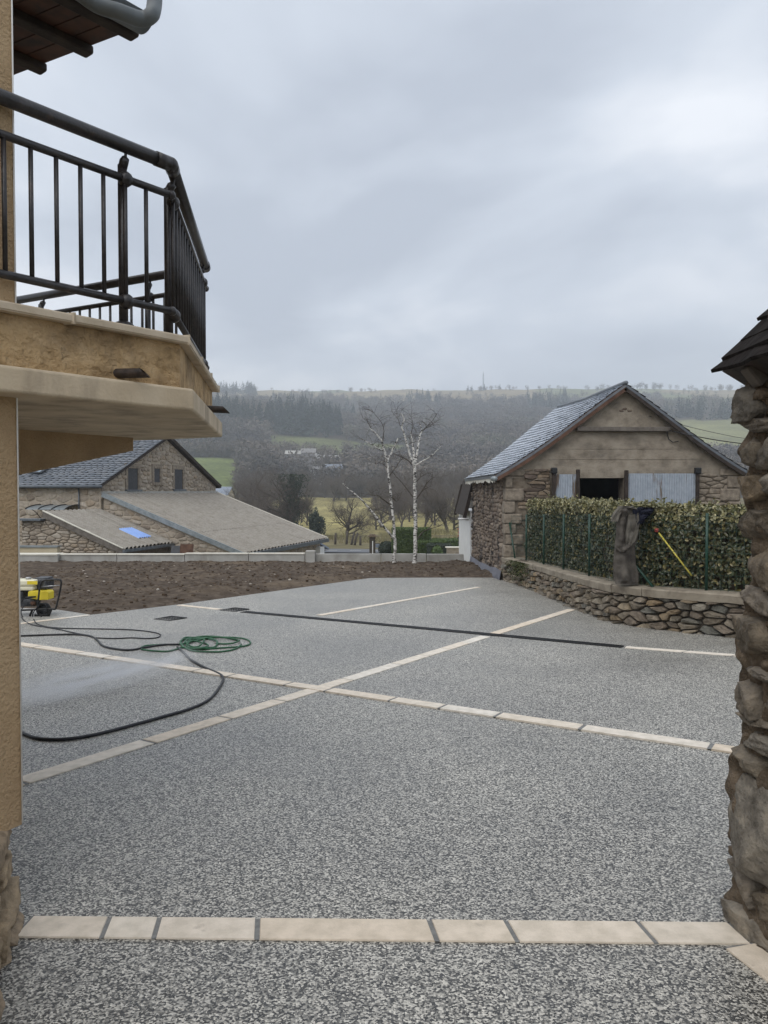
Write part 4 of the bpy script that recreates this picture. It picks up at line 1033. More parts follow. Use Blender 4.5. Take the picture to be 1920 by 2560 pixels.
# green fence
fe = empty('wire_fence', wmap(6, WH, -.1), 'green welded-wire fence with slim green posts standing on the coping', 'fence')
FU = []
def fence_u(px):            # posts found along the wall line under their pixel column
    best = min(((abs((wmap(CUM[-1]*i/600, WH + .08, -.1)).x/(wmap(CUM[-1]*i/600, WH + .08, -.1)).y - (px - 960)/1920), CUM[-1]*i/600) for i in range(601)))
    return best[1]
for px in (1278, 1316, 1360, 1410, 1474, 1545, 1768): FU.append(fence_u(px))
FU.append(CUM[-1] - .1)
FH = 1.02
for uu in FU:
    mb = MB(); mb.tube([wmap(uu, WH + .07, -.1), wmap(uu, WH + FH + .12, -.1)], .021, 8); mb.build('post', MATS['fence_green'], fe)
for (pa, pb, ua, va, ub, vb) in ((0, 0, FU[0] + .0, WH + .95, FU[0] + .55, WH + .08), (0, 0, FU[5] + .02, WH + .72, FU[5] + .85, WH + .08)):
    mb = MB(); mb.tube([wmap(ua, va, -.06), wmap(ub, vb, -.06)], .019, 8); mb.build('brace', MATS['fence_green'], fe)
mb = MB(); nstep = 90
for r_ in range(11):
    v = WH + .1 + r_*.1
    pts = [wmap(FU[0] + (FU[-1] - FU[0])*i/nstep, v, -.085) for i in range(nstep + 1)]
    mb.tube(pts, .0022 if r_ not in (0, 5, 10) else .003, 3, cap=False)
i = 0; uu = FU[0]
while uu < FU[-1]:
    mb.tube([wmap(uu, WH + .08, -.085), wmap(uu, WH + 1.12, -.085)], .0018, 3, cap=False); uu += .1
mb.build('wire_mesh', MATS['wire_green'], fe)
# hedge: leaf-sized faces in a shell, dense outside, stems inside
hd = empty('hedge', wmap(6, WH, -.5), 'clipped variegated evergreen hedge with yellow-green tips behind the wire fence', 'hedge')
HT = 1.39; U0 = 1.15
def leaf(c, nrm, s, rng):
    a = (Vector((rng.gauss(0, .55), rng.gauss(0, .55), rng.gauss(.35, .6)))).normalized(); n = (nrm + Vector((rng.gauss(0, .5), rng.gauss(0, .5), rng.gauss(.2, .5)))).normalized()
    a = (a - n*a.dot(n)); a = a.normalized() if a.length > .05 else n.orthogonal().normalized(); b_ = n.cross(a)
    w_ = s*.27; up = n*s*.10
    V_ = [c - a*s*.5, c - a*s*.12 + b_*w_ + up, c + a*s*.25 + b_*w_*.8 + up, c + a*s*.5, c + a*s*.25 - b_*w_*.8 + up, c - a*s*.12 - b_*w_ + up]
    return V_, [[0, 1, 2, 3], [0, 3, 4, 5]]
def hcap(u): return HT + .05*noise.noise(Vector((u*1.1, 0, 0))) + .035*noise.noise(Vector((u*4, 3, 0)))
side, top = [], []
HW = .8
for i in range(42000):
    u = rng.uniform(U0, CUM[-1]); zt_ = hcap(u); z0 = gz(wat(u)[0].y) + WH + .03
    if rng.random() < .70:
        z = rng.uniform(z0, zt_); dpt = abs(rng.gauss(0, .10)); bul = .07*noise.noise(Vector((u*1.4, z*1.8, 2))) + .05*noise.noise(Vector((u*4.5, z*4.5, 5)))
        w_ = -.20 + bul - dpt
        if z > zt_ - .12: w_ -= (z - zt_ + .12)*.6
        if z < z0 + .25 and rng.random() < .45: continue
        p = wmap(u, 0, w_); c = Vector((p.x, p.y, z)); n = outn(u)[2]
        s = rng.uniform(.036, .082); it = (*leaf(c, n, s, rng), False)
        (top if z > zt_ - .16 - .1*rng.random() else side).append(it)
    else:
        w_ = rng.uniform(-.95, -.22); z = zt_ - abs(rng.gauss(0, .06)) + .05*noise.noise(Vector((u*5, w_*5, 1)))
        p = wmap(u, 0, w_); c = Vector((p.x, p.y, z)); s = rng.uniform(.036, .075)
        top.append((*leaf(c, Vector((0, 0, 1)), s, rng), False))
for i in range(170):                      # stray shoots above the clipped top
    u = rng.uniform(U0, CUM[-1]); w_ = rng.uniform(-.85, -.2); p = wmap(u, 0, w_); h_ = rng.uniform(.04, .15); b0 = Vector((p.x, p.y, hcap(u) - .03)); dv = Vector((rng.gauss(0, .3), rng.gauss(0, .3), 1)).normalized()
    for q_ in range(rng.randrange(3, 7)): top.append((*leaf(b0 + dv*h_*rng.uniform(.3, 1.0) + Vector((rng.gauss(0, .012), rng.gauss(0, .012), 0)), Vector((rng.gauss(0, 1), rng.gauss(0, 1), .4)), rng.uniform(.035, .07), rng), False))
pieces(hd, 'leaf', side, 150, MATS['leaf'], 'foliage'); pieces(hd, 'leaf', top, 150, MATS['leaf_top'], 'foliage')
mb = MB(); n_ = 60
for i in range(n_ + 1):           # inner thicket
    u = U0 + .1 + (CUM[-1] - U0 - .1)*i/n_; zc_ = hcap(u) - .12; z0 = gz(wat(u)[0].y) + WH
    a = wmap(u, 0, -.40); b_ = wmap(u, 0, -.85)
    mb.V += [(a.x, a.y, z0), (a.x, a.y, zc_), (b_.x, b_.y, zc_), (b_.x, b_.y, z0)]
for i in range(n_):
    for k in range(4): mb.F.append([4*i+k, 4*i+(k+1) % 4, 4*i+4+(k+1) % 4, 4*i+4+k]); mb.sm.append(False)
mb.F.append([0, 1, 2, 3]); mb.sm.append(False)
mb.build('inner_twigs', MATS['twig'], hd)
mb = MB()
for i in range(60):
    u = rng.uniform(U0, CUM[-1] - .1); p = wmap(u, WH, -.33); mb.tube([p, p + Vector((rng.gauss(0, .08), rng.gauss(0, .08), .5)), p + Vector((rng.gauss(0, .14), rng.gauss(0, .14), 1.0))], [.014, .01, .005], 4)
mb.build('stem', MATS['twig'], hd)

# ---- overalls hung on the fence corner, jacket and yellow pole
UC = fence_u(1560)
cp, cdv, cn_ = outn(UC); base = wmap(UC, WH + .085, -.02)
def A7(x, y): return 1200 + .434*x, 1200 + .434*y
def cloth(name, rows, mat, parent, Y, thick=.09, folds=5, amp=.02, seed=0, open_=False):
    r = random.Random(seed); n = 36; V_ = []; F_ = []
    for j, (xl, xr, y) in enumerate(rows):
        a = P(*A7(xl, y), Y); b_ = P(*A7(xr, y), Y); c = (a + b_)/2; hw = (b_ - a).length/2*1.13
        for i in range(n):
            t_ = 2*math.pi*i/n
            f = 1 + .0*math.sin(t_*folds)
            nz = noise.noise(Vector((math.cos(t_)*1.6 + seed, math.sin(t_)*1.6, j*.16)))*amp*1.6 + amp*math.sin(t_*folds + seed + j*.12)*.6 + amp*.5*noise.noise(Vector((math.cos(t_)*4, seed, j*.6)))
            V_.append(c + Vector((math.cos(t_)*(hw + nz*.35), math.sin(t_)*(thick + nz*2.0), nz*.2)))
    for j in range(len(rows)-1):
        for i in range(n): F_.append([j*n+i, j*n+(i+1) % n, (j+1)*n+(i+1) % n, (j+1)*n+i])
    F_ += [list(range(n)), [(len(rows)-1)*n + i for i in range(n)][::-1]]
    m2 = MB(); m2.add(V_, F_, True); return m2.build(name, MATS[mat], parent)
def dense(rows, k=5):
    o = []
    for a, b_ in zip(rows[:-1], rows[1:]):
        for i in range(k): o.append(tuple(lerp(a[q], b_[q], i/k) for q in range(3)))
    return o + [rows[-1]]
YC = 11.25
ov = empty('work_overalls', P(*A7(840, 597), YC), 'muddy grey-brown work overalls draped over the hedge and fence corner', 'overalls')
cloth('trouser_leg', dense([(800, 880, 330), (785, 885, 400), (778, 888, 460), (780, 900, 530), (783, 905, 575), (788, 902, 597)]), 'cloth_brown', ov, YC, .085, 4, .022, 1)
cloth('trouser_leg', dense([(785, 845, 330), (772, 830, 420), (770, 822, 500), (772, 815, 560), (776, 812, 585)]), 'cloth_brown', ov, YC + .07, .07, 3, .02, 2)
cloth('torso', dense([(812, 885, 158), (792, 905, 175), (798, 910, 215), (797, 908, 260), (790, 900, 320), (780, 885, 370), (785, 850, 400), (800, 830, 412)]), 'cloth_brown', ov, YC - .03, .10, 5, .028, 5)
cloth('sleeve', dense([(850, 905, 195), (848, 912, 250), (842, 905, 300), (838, 890, 350), (842, 862, 385)]), 'cloth_grey', ov, YC - .12, .045, 3, .018, 8)
cloth('sleeve', dense([(800, 895, 150), (790, 850, 165), (772, 812, 190), (760, 800, 215), (756, 796, 238)], 4), 'cloth_grey', ov, YC - .06, .05, 3, .016, 9)
jk = empty('dark_jacket', P(*A7(950, 220), YC + .05), 'dark navy jacket thrown over the top of the hedge beside the overalls', 'jacket')
cloth('body', dense([(915, 1008, 157), (898, 1000, 172), (890, 985, 190), (890, 960, 210), (895, 945, 228), (900, 935, 250)]), 'cloth_navy', jk, YC - .02, .12, 4, .03, 12)
cloth('sleeve', dense([(880, 930, 168), (882, 925, 200), (886, 918, 240), (888, 905, 262)]), 'cloth_navy', jk, YC - .1, .05, 3, .015, 14)
pp = empty('yellow_pole', P(*A7(1220, 552), 10.62), 'thin yellow pole with red head stuck slantwise into the hedge', 'pole')
ta, tb = P(*A7(1030, 305), 11.0), P(*A7(1220, 552), 10.62)
mb = MB(); mb.tube([ta, tb], .0115, 8); mb.build('shaft', MATS['yellow_pole'], pp)
mb = MB(); V_, F_ = rock(rng, ta + (ta - tb).normalized()*.05, (.06, .055, .055), sub=5, rough=.18, sq=.3); mb.add(V_, F_, True); mb.build('head', MATS['red'], pp)
# ================================================================ NEAR HOUSE WITH BALCONY (left)
CN = Vector((-1.455, 3.05, 0)); f1 = Vector((-.46, -.888, 0)).normalized(); f2 = Vector((-.885, .465, 0)).normalized()
n1v = Vector((.888, -.46, 0)).normalized()
hs = empty('balcony_house', CN + Vector((0, 0, gz(3))), 'ochre rendered house corner with balcony and dark wooden eaves', 'house')
ZF = .28                                     # top of the bare stone foot
mb = MB(); q = [CN, CN + f1*4.5, CN + f1*4.5 + f2*6, CN + f2*6]
mb.prism([(p.x, p.y) for p in q], ZF - .02, 6.0); mb.build('wall', MATS['render_ochre'], hs)
mb = MB(); q = [CN + f1*.10 + f2*.10, CN + f1*4.4 + f2*.1, CN + f1*4.4 + f2*5.9, CN + f1*.1 + f2*5.9]
mb.prism([(p.x, p.y) for p in q], -.3, ZF); mb.build('foundation', MATS['near_mortar'], hs)
mb = MB(); mb.tube([CN + n1v*.004 + Vector((0, 0, ZF - .01)), CN + n1v*.004 + Vector((0, 0, 6))], .0035, 6); mb.build('corner_bead', MATS['white_bead'], hs)
# rough stones of the foot, wider towards the ground
L0 = Vector((-1.505, 3.01, 0)); dL = Vector((.335, -.942, 0)).normalized(); nL = Vector((.942, .335, 0)).normalized(); ra = math.atan2(-dL.x, dL.y)
mb = MB(); q = [L0 - nL*.035, L0 + dL*1.5 - nL*.035, L0 + dL*1.5 - nL*1.2, L0 + f2*.8]; mb.prism([(p.x, p.y) for p in q], -.3, ZF - .035); mb.build('plinth', MATS['near_mortar'], hs)
for (z0, z1) in ((.175, .275), (.055, .17), (-.05, .05), (-.19, -.055)):
    t = -.02; t0_ = True
    while t < 1.3:
        ln = rng.uniform(.16, .34); dpt = rng.uniform(.2, .26); h = (z1 - z0)*rng.uniform(.98, 1.12)
        c = L0 + dL*(t + ln/2) - nL*(dpt*.5 - .012 - .05*(.28 - z1)/.35 + rng.uniform(-.008, .014)) + Vector((0, 0, (z0 + z1)/2))
        V_, F_ = rock(rng, c, (dpt*1.04, ln*1.03, h*1.04), sub=14, rough=.09, sq=.95, facets=7, rot=ra + rng.uniform(-.05, .05), fr=2.4)
        mb = MB(); mb.add(V_, F_, True); mb.build('foundation_stone', MATS['foot_stone'], hs); t += ln
# balcony slab
ZS = 2.069; TH = .102
e1 = Vector((.62, .784, 0)).normalized()
PA = [Vector((-.875, 3.545, 0)) - e1*1.9, Vector((-.875, 3.545, 0)), Vector((-1.106, 5.27, 0))]; PA.append(PA[2] + f2*2.6)
def offs(pts, d):        # offset open polyline inwards (left of travel)
    o = []
    for i, p in enumerate(pts):
        ns = []
        if i > 0: t_ = (p - pts[i-1]).normalized(); ns.append(Vector((-t_.y, t_.x, 0)))
        if i < len(pts)-1: t_ = (pts[i+1] - p).normalized(); ns.append(Vector((-t_.y, t_.x, 0)))
        if len(ns) == 1: o.append(p + ns[0]*d)
        else:
            b_ = (ns[0] + ns[1]).normalized(); o.append(p + b_*(d/b_.dot(ns[0])))
    return o
inner = [CN + f2*3.0 + Vector((-.2, 0, 0)), CN + f1*1.2 + f2*.5]
mb = MB(); mb.prism([(p.x, p.y) for p in PA + inner], ZS - TH, ZS); slab = mb.build('balcony_slab', MATS['slab_concrete'], hs); bevel(slab, .012, 3)
# parapet upstand
po = offs(PA, .065); pi_ = offs(PA, .20); ZP = 2.275
def ringwall(outer, innr, z0, z1, nm, mt, par, sub=1):
    mbx = MB()
    n = len(outer); V_ = []; F_ = []
    for a, b_ in zip(outer, innr): V_ += [(a.x, a.y, z0), (a.x, a.y, z1), (b_.x, b_.y, z1), (b_.x, b_.y, z0)]
    for i in range(n-1):
        for k in range(4): F_.append([4*i+k, 4*i+(k+1) % 4, 4*i+4+(k+1) % 4, 4*i+4+k])
    F_ += [[0, 1, 2, 3], [4*n-1, 4*n-2, 4*n-3, 4*n-4]]
    mbx.add(V_, F_); return mbx.build(nm, MATS[mt], par)
ringwall(po, pi_, ZS - .002, ZP, 'parapet', 'render_rough', hs)
co = offs(PA, .02); ci = offs(PA, .25)
def along(pts, t0, t1):  # piece of polyline between two params (segment index + fraction)
    o = [pts[int(t0)].lerp(pts[min(len(pts)-1, int(t0)+1)], t0 - int(t0))]
    k = int(t0) + 1
    while k < t1 - 1e-6: o.append(pts[k]); k += 1
    if t1 >= len(pts)-1: o.append(pts[-1]) if (o[-1]-pts[-1]).length > 1e-6 else None
    else: o.append(pts[int(t1)].lerp(pts[int(t1)+1], t1 - int(t1)))
    return o
for t0, t1 in ((0, .40), (.403, .70), (.703, 1.0), (1.0, 1.34), (1.343, 1.67), (1.673, 2.0), (2.0, 2.4), (2.403, 3)):
    a_ = along(co, t0, t1); b_ = along(ci, t0, t1)
    if t1 == 1.0: a_[-1] = co[1]; b_[-1] = ci[1]
    bevel(ringwall(a_, b_, ZP + .001, ZP + .036, 'coping', 'coping_tile', hs), .006, 2)
ZC = ZP + .036
# cantilever bracket under the far end
q0 = Vector((-2.19, 4.6, 0)); q1 = Vector((-1.74, 5.34, 0)); dq = (q1 - q0).normalized(); q00 = q0 - dq*1.0
mb = MB(); mb.extr([q00 + Vector((0, 0, ZS - TH + .002)), q1 + Vector((0, 0, ZS - TH + .002)), q1 + Vector((0, 0, 1.878)), q00 + Vector((0, 0, 1.48))], f2*.22); mb.build('bracket', MATS['render_ochre'], hs)
# water spouts
for (px, py, seg) in ((253, 936, 0), (508, 1018, 1)):
    if seg == 0: c = Z(262, 934, ZS + .035); dv = Vector((.784, -.62, 0)); dv = (dv + Vector((.35, .5, 0))).normalized(); L_ = .20
    else: c = Vector((-1.03, 4.62, ZS + .02)); dv = Vector((.99, .13, -.03)); L_ = .10
    c = c - dv*.06
    pts = [c, c + dv*L_*.5, c + dv*(L_ + .04)]
    mb = MB(); mb.tube(pts, .021, 12, cap=False); mb.tube(pts, .017, 12, cap=False)
    V_ = mb.V
    # oblique cut
    for i, v in enumerate(V_):
        if i % 36 >= 24: V_[i] = tuple(Vector(v) + dv*((v[2] - c.z)*-1.1))
    mb.build('water_spout', MATS['pipe_rust'], hs)
# railing
rl_ = empty('dummy', (0, 0, 0)); bpy.data.objects.remove(rl_)
HR = offs(PA, .10); ZH = 3.10; ZU = 2.96; ZL = 2.43
rail = MB().tube([Vector((p.x, p.y, ZU)) for p in along(HR, 0, 1)], .0165, 10).build('railing', MATS['iron'], hs)
def rpart(nm, mb_): return mb_.build(nm, MATS['iron'], rail)
for t0, t1 in ((0, 1), (1, 2), (2, 3)):
    a, b_ = HR[t0], HR[t1]; d = (b_ - a).normalized()
    rpart('handrail', MB().tube([Vector((a.x, a.y, ZH)), Vector((b_.x, b_.y, ZH))], .0295, 14))
    if t0: rpart('upper_rail', MB().tube([Vector((a.x, a.y, ZU)) + d*.03, Vector((b_.x, b_.y, ZU)) - d*.03], .0165, 10))
    rpart('lower_rail', MB().tube([Vector((a.x, a.y, ZL)) , Vector((b_.x, b_.y, ZL))], .0165, 10))
    L_ = (b_ - a).length; s = .055 if t0 else L_ - .03 - .105*18
    while s < L_ - .03:
        p = a + d*s; rpart('baluster', MB().tube([Vector((p.x, p.y, ZL)), Vector((p.x, p.y, ZU))], .0098, 8)); s += .105
    posts = {0: (L_ - .235,), 1: (.10, L_ - .15), 2: (.5, 1.6)}[t0]
    nrm = Vector((-d.y, d.x, 0))
    for s in posts:
        p = a + d*s + nrm*.028
        m2 = MB(); m2.tube([Vector((p.x, p.y, ZC - .03)), Vector((p.x, p.y, ZH - .075))], .0205, 10); m2.tube([Vector((p.x, p.y, ZH - .09)), Vector((p.x, p.y, ZH - .06)) - nrm*.015, Vector((p.x, p.y, ZH - .05)) - nrm*.028], [.02, .02, .016], 10); m2.tube([Vector((p.x, p.y, ZH - .06)) - nrm*.024, Vector((p.x, p.y, ZH - .02)) - nrm*.028], .007, 6); rpart('post', m2)
        for z in (ZU, ZL): m2 = MB(); m2.ball(p + Vector((0, 0, z)) - nrm*.022, .034, 12); rpart('ball_joint', m2)
        m2 = MB(); m2.ball((p.x, p.y, ZC), .052, 14, (1, 1, .75)); rpart('post_foot', m2)
for p in (HR[1], HR[2]):
    m2 = MB(); m2.ball((p.x, p.y, ZH), .033, 14); rpart('elbow', m2)
    m2 = MB(); m2.ball((p.x, p.y, ZU), .022, 10); m2.ball((p.x, p.y, ZL), .022, 10); rpart('elbow', m2)
    
for t0, f_ in ((0, .975), (1, .02), (1, .975), (2, .02)):
    a, b_ = HR[t0], HR[t0+1]; p = a.lerp(b_, f_); d = (b_ - a).normalized()
    m2 = MB(); m2.tube([Vector((p.x, p.y, ZH)) - d*.035, Vector((p.x, p.y, ZH)) + d*.035], .033, 14); rpart('sleeve', m2)
# eaves: boards, purlins, verge, tiles, gutter and swan neck
ZV = 4.2; ZO = Z(347, 70, ZV); va = f2; vb = -e1
eo = MB(); q = [ZO, ZO + va*4, ZO + va*4 + vb*4, ZO + vb*4]; eo.extr([p + Vector((0, 0, .03)) for p in q], (0, 0, .05)); eav = eo.build('eaves', MATS['stone_slate'], hs)
for k in range(26):
    a = ZO + vb*(k*.118 + .004); b_ = a + va*3.9
    m2 = MB(); m2.extr([a, b_, b_ + vb*.110, a + vb*.110], (0, 0, .028)); m2.build('soffit_board', MATS['eave_wood'], eav)
for px, py in ((322, 70), (216, 118), (106, 165)):
    a = Z(px, py, ZV - .0); a = ZO + va*((a - ZO).dot(va)); 
    m2 = MB(); m2.beam(a + e1*.02 - Vector((0, 0, .02)), a + vb*3.5 - Vector((0, 0, .02)), .085, .05); bevel(m2.build('purlin', MATS['dark_wood'], eav), .012)
g0 = Z(388, 10, 4.22); gdv = e1
m2 = MB(); gs = ZO - va*.10 + vb*.22; V_ = []; F_ = []
pth = smooth_path([Z(150, -60, 4.12), Z(235, 8, 4.10), Z(300, 30, 4.09), Z(352, 48, 4.10), Z(378, 38, 4.13), Z(385, 18, 4.2), Z(387, -8, 4.28)], 6)
m2.tube(pth, .040, 14); m2.build('downpipe', MATS['zinc_gutter'], hs)
m2 = MB(); ga = ZO - va*.06 + vb*.02 + Vector((0, 0, .02)); 
for k in range(13):
    t_ = math.pi*k/12; 
    for s in (0, 1): V_.append(ga + vb*(s*3.2) - va*(.075*math.cos(t_)) - Vector((0, 0, .08*math.sin(t_))))
F_ = [[2*k, 2*k+1, 2*k+3, 2*k+2] for k in range(12)] + [[2*k for k in range(13)]]
m2.add(V_, F_, True); m2.build('gutter', MATS['zinc_gutter'], hs)

# ================================================================ STONE WALL WITH SLATE EAVE (right)
rw = empty('stone_outbuilding', (1.5, 2.9, gz(2.9)), 'rough near stone wall under a low overhanging stone-slate eave', 'outbuilding')
mb = MB(); mb.prism([(1.50, 3.02), (2.6, 3.1), (2.6, .5), (1.62, .5)], -.3, 2.32); mb.build('wall_core', MATS['near_mortar'], rw)
rr_ = random.Random(21)
# left outline per height (photo row -> column), stones are stacked to it
OUT = [(960, 1850), (1000, 1838), (1040, 1858), (1110, 1850), (1160, 1858), (1200, 1846), (1230, 1856), (1290, 1862), (1380, 1866), (1470, 1866), (1560, 1856), (1600, 1848), (1660, 1846), (1720, 1852), (1800, 1850), (1850, 1848), (1900, 1832), (1960, 1826), (2030, 1814), (2080, 1822), (2150, 1838), (2210, 1836), (2260, 1822), (2320, 1834)]
ROW = [(965, 1050, 3), (1052, 1085, 3), (1088, 1180, 3), (1182, 1262, 3), (1265, 1345, 3), (1348, 1470, 2), (1473, 1540, 3), (1543, 1650, 3), (1653, 1690, 2), (1693, 1775, 3), (1778, 1812, 2), (1815, 1865, 2), (1868, 1925, 2), (1928, 2165, 2), (2168, 2245, 3), (2248, 2345, 2)]
oxs = lambda py: float(np.interp(py, [o_[0] for o_ in OUT], [o_[1] for o_ in OUT]))
def facex(py, Y): return (oxs(py) - 960)/1920*2.95 + .030 + (2.95 - Y)*.10
for (ya, yb, ncol) in ROW:
    Yc = 3.03; first = True
    while Yc > 2.15:
        big = (yb - ya) > 150; flat = (yb - ya) < 62
        wd = rr_.uniform(.30, .40) if big else rr_.uniform(.13, .30) if not flat else rr_.uniform(.2, .36)
        hpx = (yb - ya)*rr_.uniform(.92, 1.18); yc = (ya + yb)/2 + rr_.uniform(-.1, .1)*(yb - ya)*(not first)
        hgt = hpx/1920*2.95; dpt = rr_.uniform(.20, .27)
        X_ = facex(yc, Yc - wd/2) + dpt/2 - .018 + (0 if first else rr_.uniform(-.012, .03))
        zc = P(0, yc, 2.95).z
        V_, F_ = rock(rr_, (X_, Yc - wd/2, zc), (dpt, wd*1.04, hgt), sub=18, rough=rr_.uniform(.10, .15), sq=rr_.uniform(.86, .97), rot=rr_.uniform(-.2, .2), fr=rr_.uniform(1.8, 2.8), tilt=rr_.uniform(-.15, .15), facets=11)
        m2 = MB(); m2.add(V_, F_, True); m2.build('stone', MATS['near_stone'], rw); Yc -= wd*rr_.uniform(.92, 1.02); first = False
# lumpy lime mortar between the stones
NYm, NZm = 60, 150; Vm = []
for j in range(NZm):
    py = 950 + 1420*j/(NZm-1)
    for i in range(NYm):
        Y = 3.04 - 1.2*i/(NYm-1); p_ = Vector((Y*9, py*.012, 0))
        Vm.append((facex(py, Y) + .022 - .03*noise.noise(p_) - .022*noise.noise(p_*2.7) + (.06 if i == 0 else 0), Y, P(0, py, 2.95).z))
m2 = MB(); m2.add(Vm, [[j*NYm+i, j*NYm+i+1, (j+1)*NYm+i+1, (j+1)*NYm+i] for j in range(NZm-1) for i in range(NYm-1)], True); m2.build('mortar', MATS['near_mortar'], rw)
# back-course of mortar lumps between the stones
mbm = MB()
for i in range(160):
    py = rr_.uniform(965, 2330); xl = float(np.interp(py, [o_[0] for o_ in OUT], [o_[1] for o_ in OUT])); Yc = rr_.uniform(2.3, 3.02)
    s = rr_.uniform(.02, .06)
    V_, F_ = rock(rr_, ((xl - 960)/1920*2.93 + .075 + (2.93 - Yc)*.1 + rr_.uniform(-.02, .03), Yc, P(0, py, 2.93).z), (s, s*1.4, s*.8), sub=3, rough=.35, sq=.3, rot=rr_.uniform(0, 3))
    mbm.add(V_, F_, True)
mbm.build('rubble_fill', MATS['near_mortar'], rw, kind='stuff')
# overhanging stone slates (verge towards the yard), rafters below
for (xa, xb, za, zb_, ya, yb, th_) in ((1.318, 1.50, 2.068, 2.235, 2.3, 3.10, .013), (1.365, 1.60, 2.125, 2.34, 2.2, 3.105, .012), (1.43, 1.72, 2.195, 2.46, 2.2, 3.10, .012), (1.51, 1.90, 2.28, 2.64, 2.2, 3.11, .012), (1.61, 2.3, 2.385, 3.02, 2.2, 3.10, .013)):
    n = 7; V_ = []; F_ = []
    for i in range(n + 1):
        for j in range(4):
            y = lerp(ya, yb, i/n) + rr_.uniform(-.008, .008); x = lerp(xa, xb, j/3) + (rr_.uniform(-.012, .012) if j == 0 else 0); z = lerp(za, zb_, j/3) + rr_.uniform(-.004, .004)
            V_.append((x, y, z + th_))
    m_n = len(V_); V_ += [(a + .005, b_, c - th_) for a, b_, c in V_]
    for i in range(n):
        for j in range(3):
            q = [i*4+j, i*4+j+1, i*4+j+5, i*4+j+4]; F_.append(q); F_.append([m_n + k for k in q[::-1]])
    for i in range(n): F_.append([i*4, i*4+4, m_n+i*4+4, m_n+i*4])
    for j in range(3): F_.append([j, m_n+j, m_n+j+1, j+1]); F_.append([n*4+j, n*4+j+1, m_n+n*4+j+1, m_n+n*4+j])
    m2 = MB(); m2.add(V_, F_); m2.build('roof_slate', MATS['stone_slate'], rw)
m2 = MB(); m2.extr([(1.345, 2.4, 2.075), (1.47, 2.4, 2.0), (1.9, 2.4, 2.40), (1.62, 2.4, 2.32)], (0, .67, 0)); m2.build('sarking_board', MATS['dark_wood'], rw)
for y in (2.62, 2.9):
    m2 = MB(); m2.beam((1.375, y, 2.02), (2.0, y, 2.52), .07, .09); bevel(m2.build('rafter', MATS['grey_wood'] if y > 2.8 else MATS['dark_wood'], rw), .012)

# ================================================================ DRAIN, GRATES
dd = (D1 - D0); LD = dd.length; dd.normalize(); dnn = Vector((-dd.y, dd.x, 0)).normalized()
dr = empty('drain_channel', (D0 + D1)/2, 'long narrow black slotted drain channel set across the courtyard', 'drain')
def flat(a, b_, wd, z):
    n = Vector((-(b_-a).y, (b_-a).x, 0)).normalized(); q = [a + n*wd/2, a - n*wd/2, b_ - n*wd/2, b_ + n*wd/2]; return [(p.x, p.y, gz(p.y) + z) for p in q]
m2 = MB(); m2.add(flat(D0, D1, .135, .0035), [[0, 1, 2, 3]]); m2.build('trough', MATS['black_interior'], dr)
for s in (-1, 1):
    a, b_ = D0 + dnn*s*.063, D1 + dnn*s*.063; m2 = MB(); m2.beam(a + Vector((0, 0, .006)), b_ + Vector((0, 0, .006)), .012, .012); m2.build('edge_rail', MATS['grating'], dr)
nb_ = 290
for i in range(nb_):
    c = D0 + dd*(LD*(i + .5)/nb_); m2 = MB(); m2.beam(c - dnn*.058 + Vector((0, 0, .006)), c + dnn*.058 + Vector((0, 0, .006)), LD/nb_*.55, .007); m2.build('grating_bar', MATS['grating'], dr)
def grate(px0, px1, py0, py1, label):
    c = G((px0+px1)/2, (py0+py1)/2); wd = .34 if px0 < 500 else .34
    g = empty('drain_grate', c, label, 'drain grate'); a1 = dd; a2 = dnn
    m2 = MB(); q = [c + a1*wd/2 + a2*wd/2, c - a1*wd/2 + a2*wd/2, c - a1*wd/2 - a2*wd/2, c + a1*wd/2 - a2*wd/2]
    m2.add([(p.x, p.y, gz(p.y) + .003) for p in q], [[0, 1, 2, 3]]); m2.build('sump', MATS['concrete'], g)
    for s in (-1, 1):
        for (u_, v_) in ((a1, a2), (a2, a1)):
            m2 = MB(); m2.beam(c + u_*s*wd/2 - v_*wd/2 + Vector((0, 0, .006)), c + u_*s*wd/2 + v_*wd/2 + Vector((0, 0, .006)), .022, .012); m2.build('frame', MATS['grating'], g)
    for k in range(1, 6):
        for (u_, v_, z) in ((a1, a2, .006), (a2, a1, .0075)):
            m2 = MB(); o_ = u_*(wd*(k/6 - .5)); m2.beam(c + o_ - v_*wd/2 + Vector((0, 0, z)), c + o_ + v_*wd/2 + Vector((0, 0, z)), .009, .004); m2.build('bar', MATS['grating'], g)
grate(384, 468, 1541, 1553, 'square iron drain grate lying alone in the paving')
grate(549, 624, 1520, 1530, 'square iron drain grate at the end of the drain channel')

# ================================================================ HOSES
def B2(x, y): return .4219*x, 1400 + .4219*y
def hose(pts, r, mat, name, label, lift=None, parent=None, n=7):
    w_ = [G(*B2(*p), lift=r) for p in pts]; w_ = smooth_path(w_, 7)
    if lift: w_ = [p + Vector((0, 0, lift*(.5 + .5*math.sin(i*.35)))) for i, p in enumerate(w_)]
    m2 = MB(); m2.tube(w_, r, n); return m2.build(name, MATS[mat], parent, **({'label': label, 'cat': 'hose'} if parent is None else {}))
hose([(60, 1000), (135, 1027), (230, 1057), (380, 1062), (560, 1035), (760, 985), (960, 930), (1130, 880), (1240, 825), (1300, 755), (1322, 705), (1300, 675), (1210, 635), (1130, 590), (1085, 545), (1050, 515)], .0125, 'hose_black', 'pressure_hose', 'thick black hose curving from the green coil across the paver line')
hose([(40, 452), (130, 449), (300, 443), (450, 441), (540, 452), (580, 478), (610, 508), (680, 526), (770, 533), (850, 520), (960, 503), (1060, 500)], .0125, 'hose_black', 'supply_hose', 'dark hose running from behind the house corner to the green coil')
